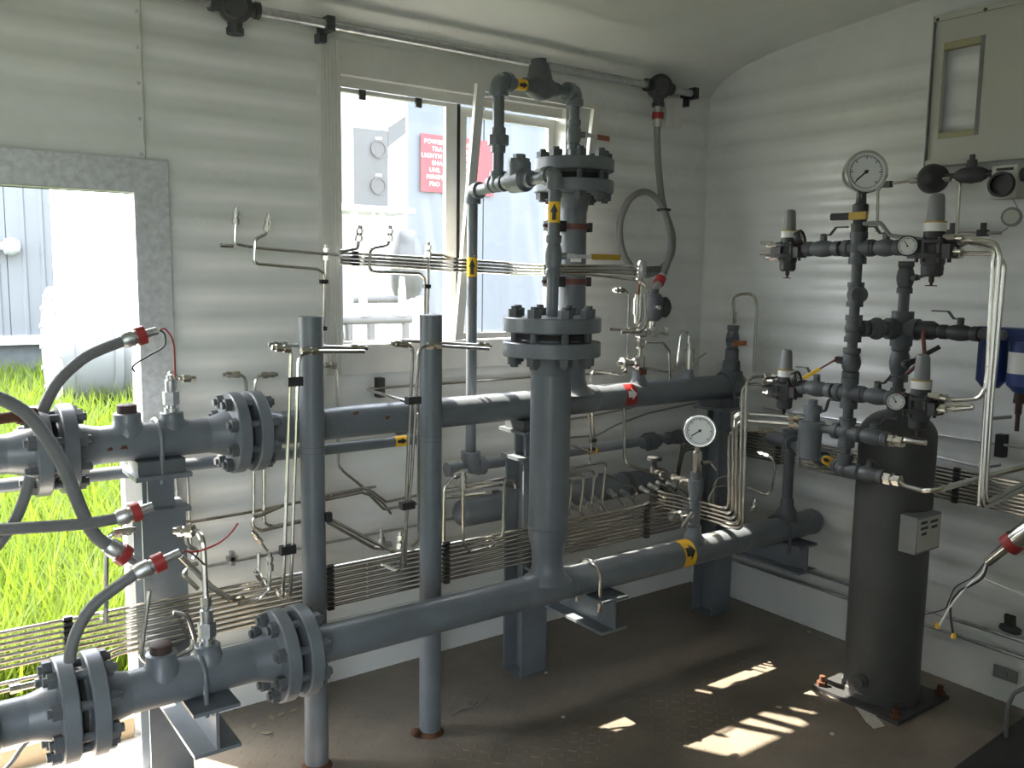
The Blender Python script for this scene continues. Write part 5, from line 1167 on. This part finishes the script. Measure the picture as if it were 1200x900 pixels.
# ---- gas detector line on the right wall
XD = 2.70
f2 = lambda px, py: at(px, py, X=XD)
gd = thing('gas_detector', 'white square gas detector with black round sensor on the right wall', 'detector', f2(1181, 232))
a, b = f2(1167, 196), f2(1194, 232)
put('housing', MB().bb((XD-.02, b.y, b.z), (XD+.04, a.y, a.z)), 'panel', gd)
c = f2(1179, 217); put('sensor', MB().lathe((XD-.02, c.y, c.z), -EX, [(0, .036), (.018, .036), (.018, .029), (.004, .027)], 24), 'black', gd)
put('label_strip', MB().bb((XD-.0212, b.y+.012, a.z-.014), (XD-.0201, a.y-.012, a.z-.006)), 'black', gd)
put('cable_gland', MB().cyl((XD+.01, b.y-.06, (a.z+b.z)/2+.02), (XD+.01, b.y, (a.z+b.z)/2+.02), .02, seg=12), 'castiron', gd)
ln = thing('detector_feed', 'dark pipe with cone housing and small valve left of the gas detector', 'pipe', f2(1090, 225))
c0 = f2(1090, 209); zp = f2(1130, 206).z
put('pipe', MB().cyl((XD, c0.y, c0.z), (XD, a.y, c0.z), .010, seg=12), 'castiron', ln)
put('cone_housing', MB().lathe((XD+.03, c0.y, c0.z), V(-1, -.15, -.05), [(0, .044), (.03, .046), (.05, .036), (.07, .02), (.072, .012)], 22), 'castiron', ln)
c1 = f2(1138, 206); put('valve', MB().lathe((XD, c1.y+.045, c0.z), -EY, [(0, .014), (.015, .022), (.045, .026), (.075, .022), (.09, .014)], 14).lathe((XD, c1.y, c0.z), EZ, [(.02, .016), (.045, .014), (.045, .008), (.06, .008)], 10), 'castiron', ln)
dg = thing('dial_thermometer', 'small round dial hanging by a wire below the gas detector', 'thermometer', f2(1183, 268))
c = f2(1183, 255); put('case', MB().lathe(c+V(.02, 0, 0), V(-1, -.3, .1), [(0, .026), (.025, .028), (.026, .022), (.022, .02)], 20), 'conduit_grey', dg); put('dial', MB().lathe(c+V(-.004, -.006, .002), V(-1, -.3, .1), [(0, .021), (.001, .021)], 16), 'panel', dg)
put('wire', MB().spline([f2(1186, 232), f2(1192, 243), c+V(0, -.02, .02)], .0015, 5), 'conduit_grey', dg); put('wire', MB().spline([c+V(0, 0, -.025), f2(1180, 268), f2(1172, 273)], .0015, 5), 'conduit_grey', dg)
tube('thin wall tube rising to the cone housing', [(1028, 272), (1029, 221), (1040, 216), (1078, 211)], X=XD, bend=.02, nuts=(-1,))
tube('thin wall tube dropping from the cone housing', [(1104, 209), (1125, 210), (1121, 277)], X=XD, r=.0058, bend=.025, nuts=(0,))
tube('thin horizontal tube with two clips on the right wall', [(1098, 273), (1174, 273)], X=2.755, r=.005)
for px, lab in ((1115, 'left black clip on the horizontal wall tube'), (1151, 'right black clip on the horizontal wall tube')):
    p = at(px, 273, X=2.755); solo('tube_clip', MB().box(p+V(.004, 0, 0), (.026, .026, .02)).box(p+V(.006, 0, .02), (.012, .014, .022)), 'black', lab, 'clip', group='clips on the right wall')
p = at(1041, 216, X=XD); solo('tube_clip', MB().box(p, (.02, .022, .02)), 'black', 'black clip on the thin tube left of the cone housing', 'clip', group='clips on the right wall')
# ---- loose cable with red banded connector at the right edge
XK = 2.36
f3 = lambda px, py: at(px, py, X=XK)
lc = thing('loose_cable', 'loose cable with red banded connector and stripped wires at the right edge', 'cable', f3(1118, 746))
e0, e1 = f3(1199, 626), f3(1157, 659); d = (e1-e0).normalized(); L = (e1-e0).length
put('connector', MB().lathe(e0-d*.03, d, [(0, .024), (.03, .026), (.06, .026), (.06, .02), (.08, .02), (.08, .014), (L+.03, .0125)], 16), 'bright_steel', lc)
put('red_band', MB().lathe(e0+d*.025, d, [(0, .023), (0, .029), (.026, .029), (.026, .023)], 18, False), 'red', lc)
put('cable', MB().spline([e0-d*.02, e0-d*.08+V(0, -.02, .01), f3(1240, 590), V(2.6, .72, .95), V(2.785, .66, 1.0)], .019, 10), 'rubber', lc)
for col, w, r_ in (('white', [(1157, 659), (1150, 674), (1135, 686), (1118, 705), (1101, 733)], .0036), ('black', [(1157, 661), (1150, 678), (1124, 694), (1114, 712), (1117, 745)], .0036), ('black', [(1155, 658), (1140, 676), (1120, 688), (1112, 704), (1106, 714), (1083, 720)], .0018)):
    put('wire', MB().spline([f3(*q) for q in w], r_, 6), col, lc)
for px, py in ((1099, 734), (1118, 746)): put('wire_nut', MB().lathe(f3(px, py-4), -EZ, [(0, .005), (.014, .0075), (.016, .003)], 8), 'yellow', lc)
tube('pale thin rod behind the loose cable', [(1151, 678), (1205, 700)], X=2.45, r=.003, m='panel')
sv_ = thing('wall_shutoff', 'dark small shutoff valve on the low right wall tubes', 'valve', at(1183, 740, X=2.73))
p = at(1184, 737, X=2.735); put('body', MB().lathe(p+EY*.03, -EY, [(0, .009), (.015, .014), (.045, .014), (.06, .009)], 10), 'castiron', sv_); put('wing', MB().bar(p, p+V(-.01, 0, .045), .012, .03, EY), 'castiron', sv_)
p = at(1178, 790, X=2.765); mb = MB().bb(p+V(-.003, -.035, -.018), p+V(.003, .035, .018)); mb.lathe(p+V(-.003, 0, 0), -EX, [(0, .010), (.004, .010)], 10)
solo('bracket_plate', mb, 'conduit_grey', 'small drilled bracket low on the right wall', 'bracket')
tube('dark hose hooking down at the lower right corner', [(1215, 800), (1188, 812), (1180, 830), (1178, 892)], X=2.55, r=.006, m='rubber', bend=.05)
# ---- odds and ends on the floor
def flat(name, pts, m, lab, cat, h=.0015):
    P = [at(x, y, Z=0) for x, y in pts]; mb = MB().prism([V(p.x, p.y, .0022) for p in P], (0, 0, h)); solo(name, mb, m, lab, cat)
mat('scrap', (.55, .54, .50), .7, noise=.3, nscale=60)
flat('paper_scrap', [(1000, 826), (1012, 824), (1037, 852), (1024, 855), (1014, 846)], 'scrap', 'white torn scrap on the floor beside the vessel base', 'scrap')
flat('dark_pit_sheet', [(1118, 902), (1205, 838), (1300, 905), (1260, 960), (1150, 960)], 'black', 'black sheet in place of the dark pit past the floor edge at the lower right', 'dark sheet', .004)  # black sheet stands in for the dark pit beyond the floor edge
mb = MB().path([at(x, y, Z=.005) for x, y in ((527, 838), (540, 830), (552, 828), (557, 822), (550, 819), (546, 826), (556, 829), (568, 818), (575, 811))], .0022, 5)
solo('wire_scrap', mb, 'conduit_grey', 'thin tangled wire lying on the floor right of the right post', 'wire')
rr = random.Random(5)
mat('litter', (.30, .26, .18), .8)
for i, (x, y) in enumerate(((330, 838), (318, 842), (298, 852), (345, 833), (312, 860))):
    p = at(x, y, Z=0); a_ = rr.uniform(0, 6); mb = MB(); L = rr.uniform(.01, .018)
    mb.prism([p+V(math.cos(a_+t)*L*k, math.sin(a_+t)*L*k, .003) for t, k in ((0, 1), (1.2, .45), (2.4, .5), (3.1, 1), (4.2, .4), (5.2, .5))], (0, 0, .0015))
    solo('dry_leaf', mb, 'litter', ['middle dry leaf scrap on the floor beside the lower flange', 'second dry leaf scrap from the left beside the lower flange', 'leftmost dry leaf scrap on the floor behind the lower pipe', 'rightmost dry leaf scrap close to the left post foot', 'dry leaf scrap nearest the viewer before the lower flange'][i], 'leaf', group='dry leaf scraps on the floor')
for i, (x, y) in enumerate(((640, 790), (985, 800), (948, 742), (975, 862), (660, 842))):
    p = at(x, y, Z=0); mb = MB().ball(p+V(0, 0, .005), .007, .5, seg=7, n=4)
    solo('crumb', mb, 'scrap', ['tiny pale crumb on the floor at the foot of the middle support', 'tiny pale crumb on the floor left of the vessel base', 'tiny pale crumb on the floor below the right wall', 'tiny pale crumb on the floor in front of the vessel', 'tiny pale crumb on the floor beside the small sunlit patch'][i], 'debris', group='tiny crumbs on the floor')
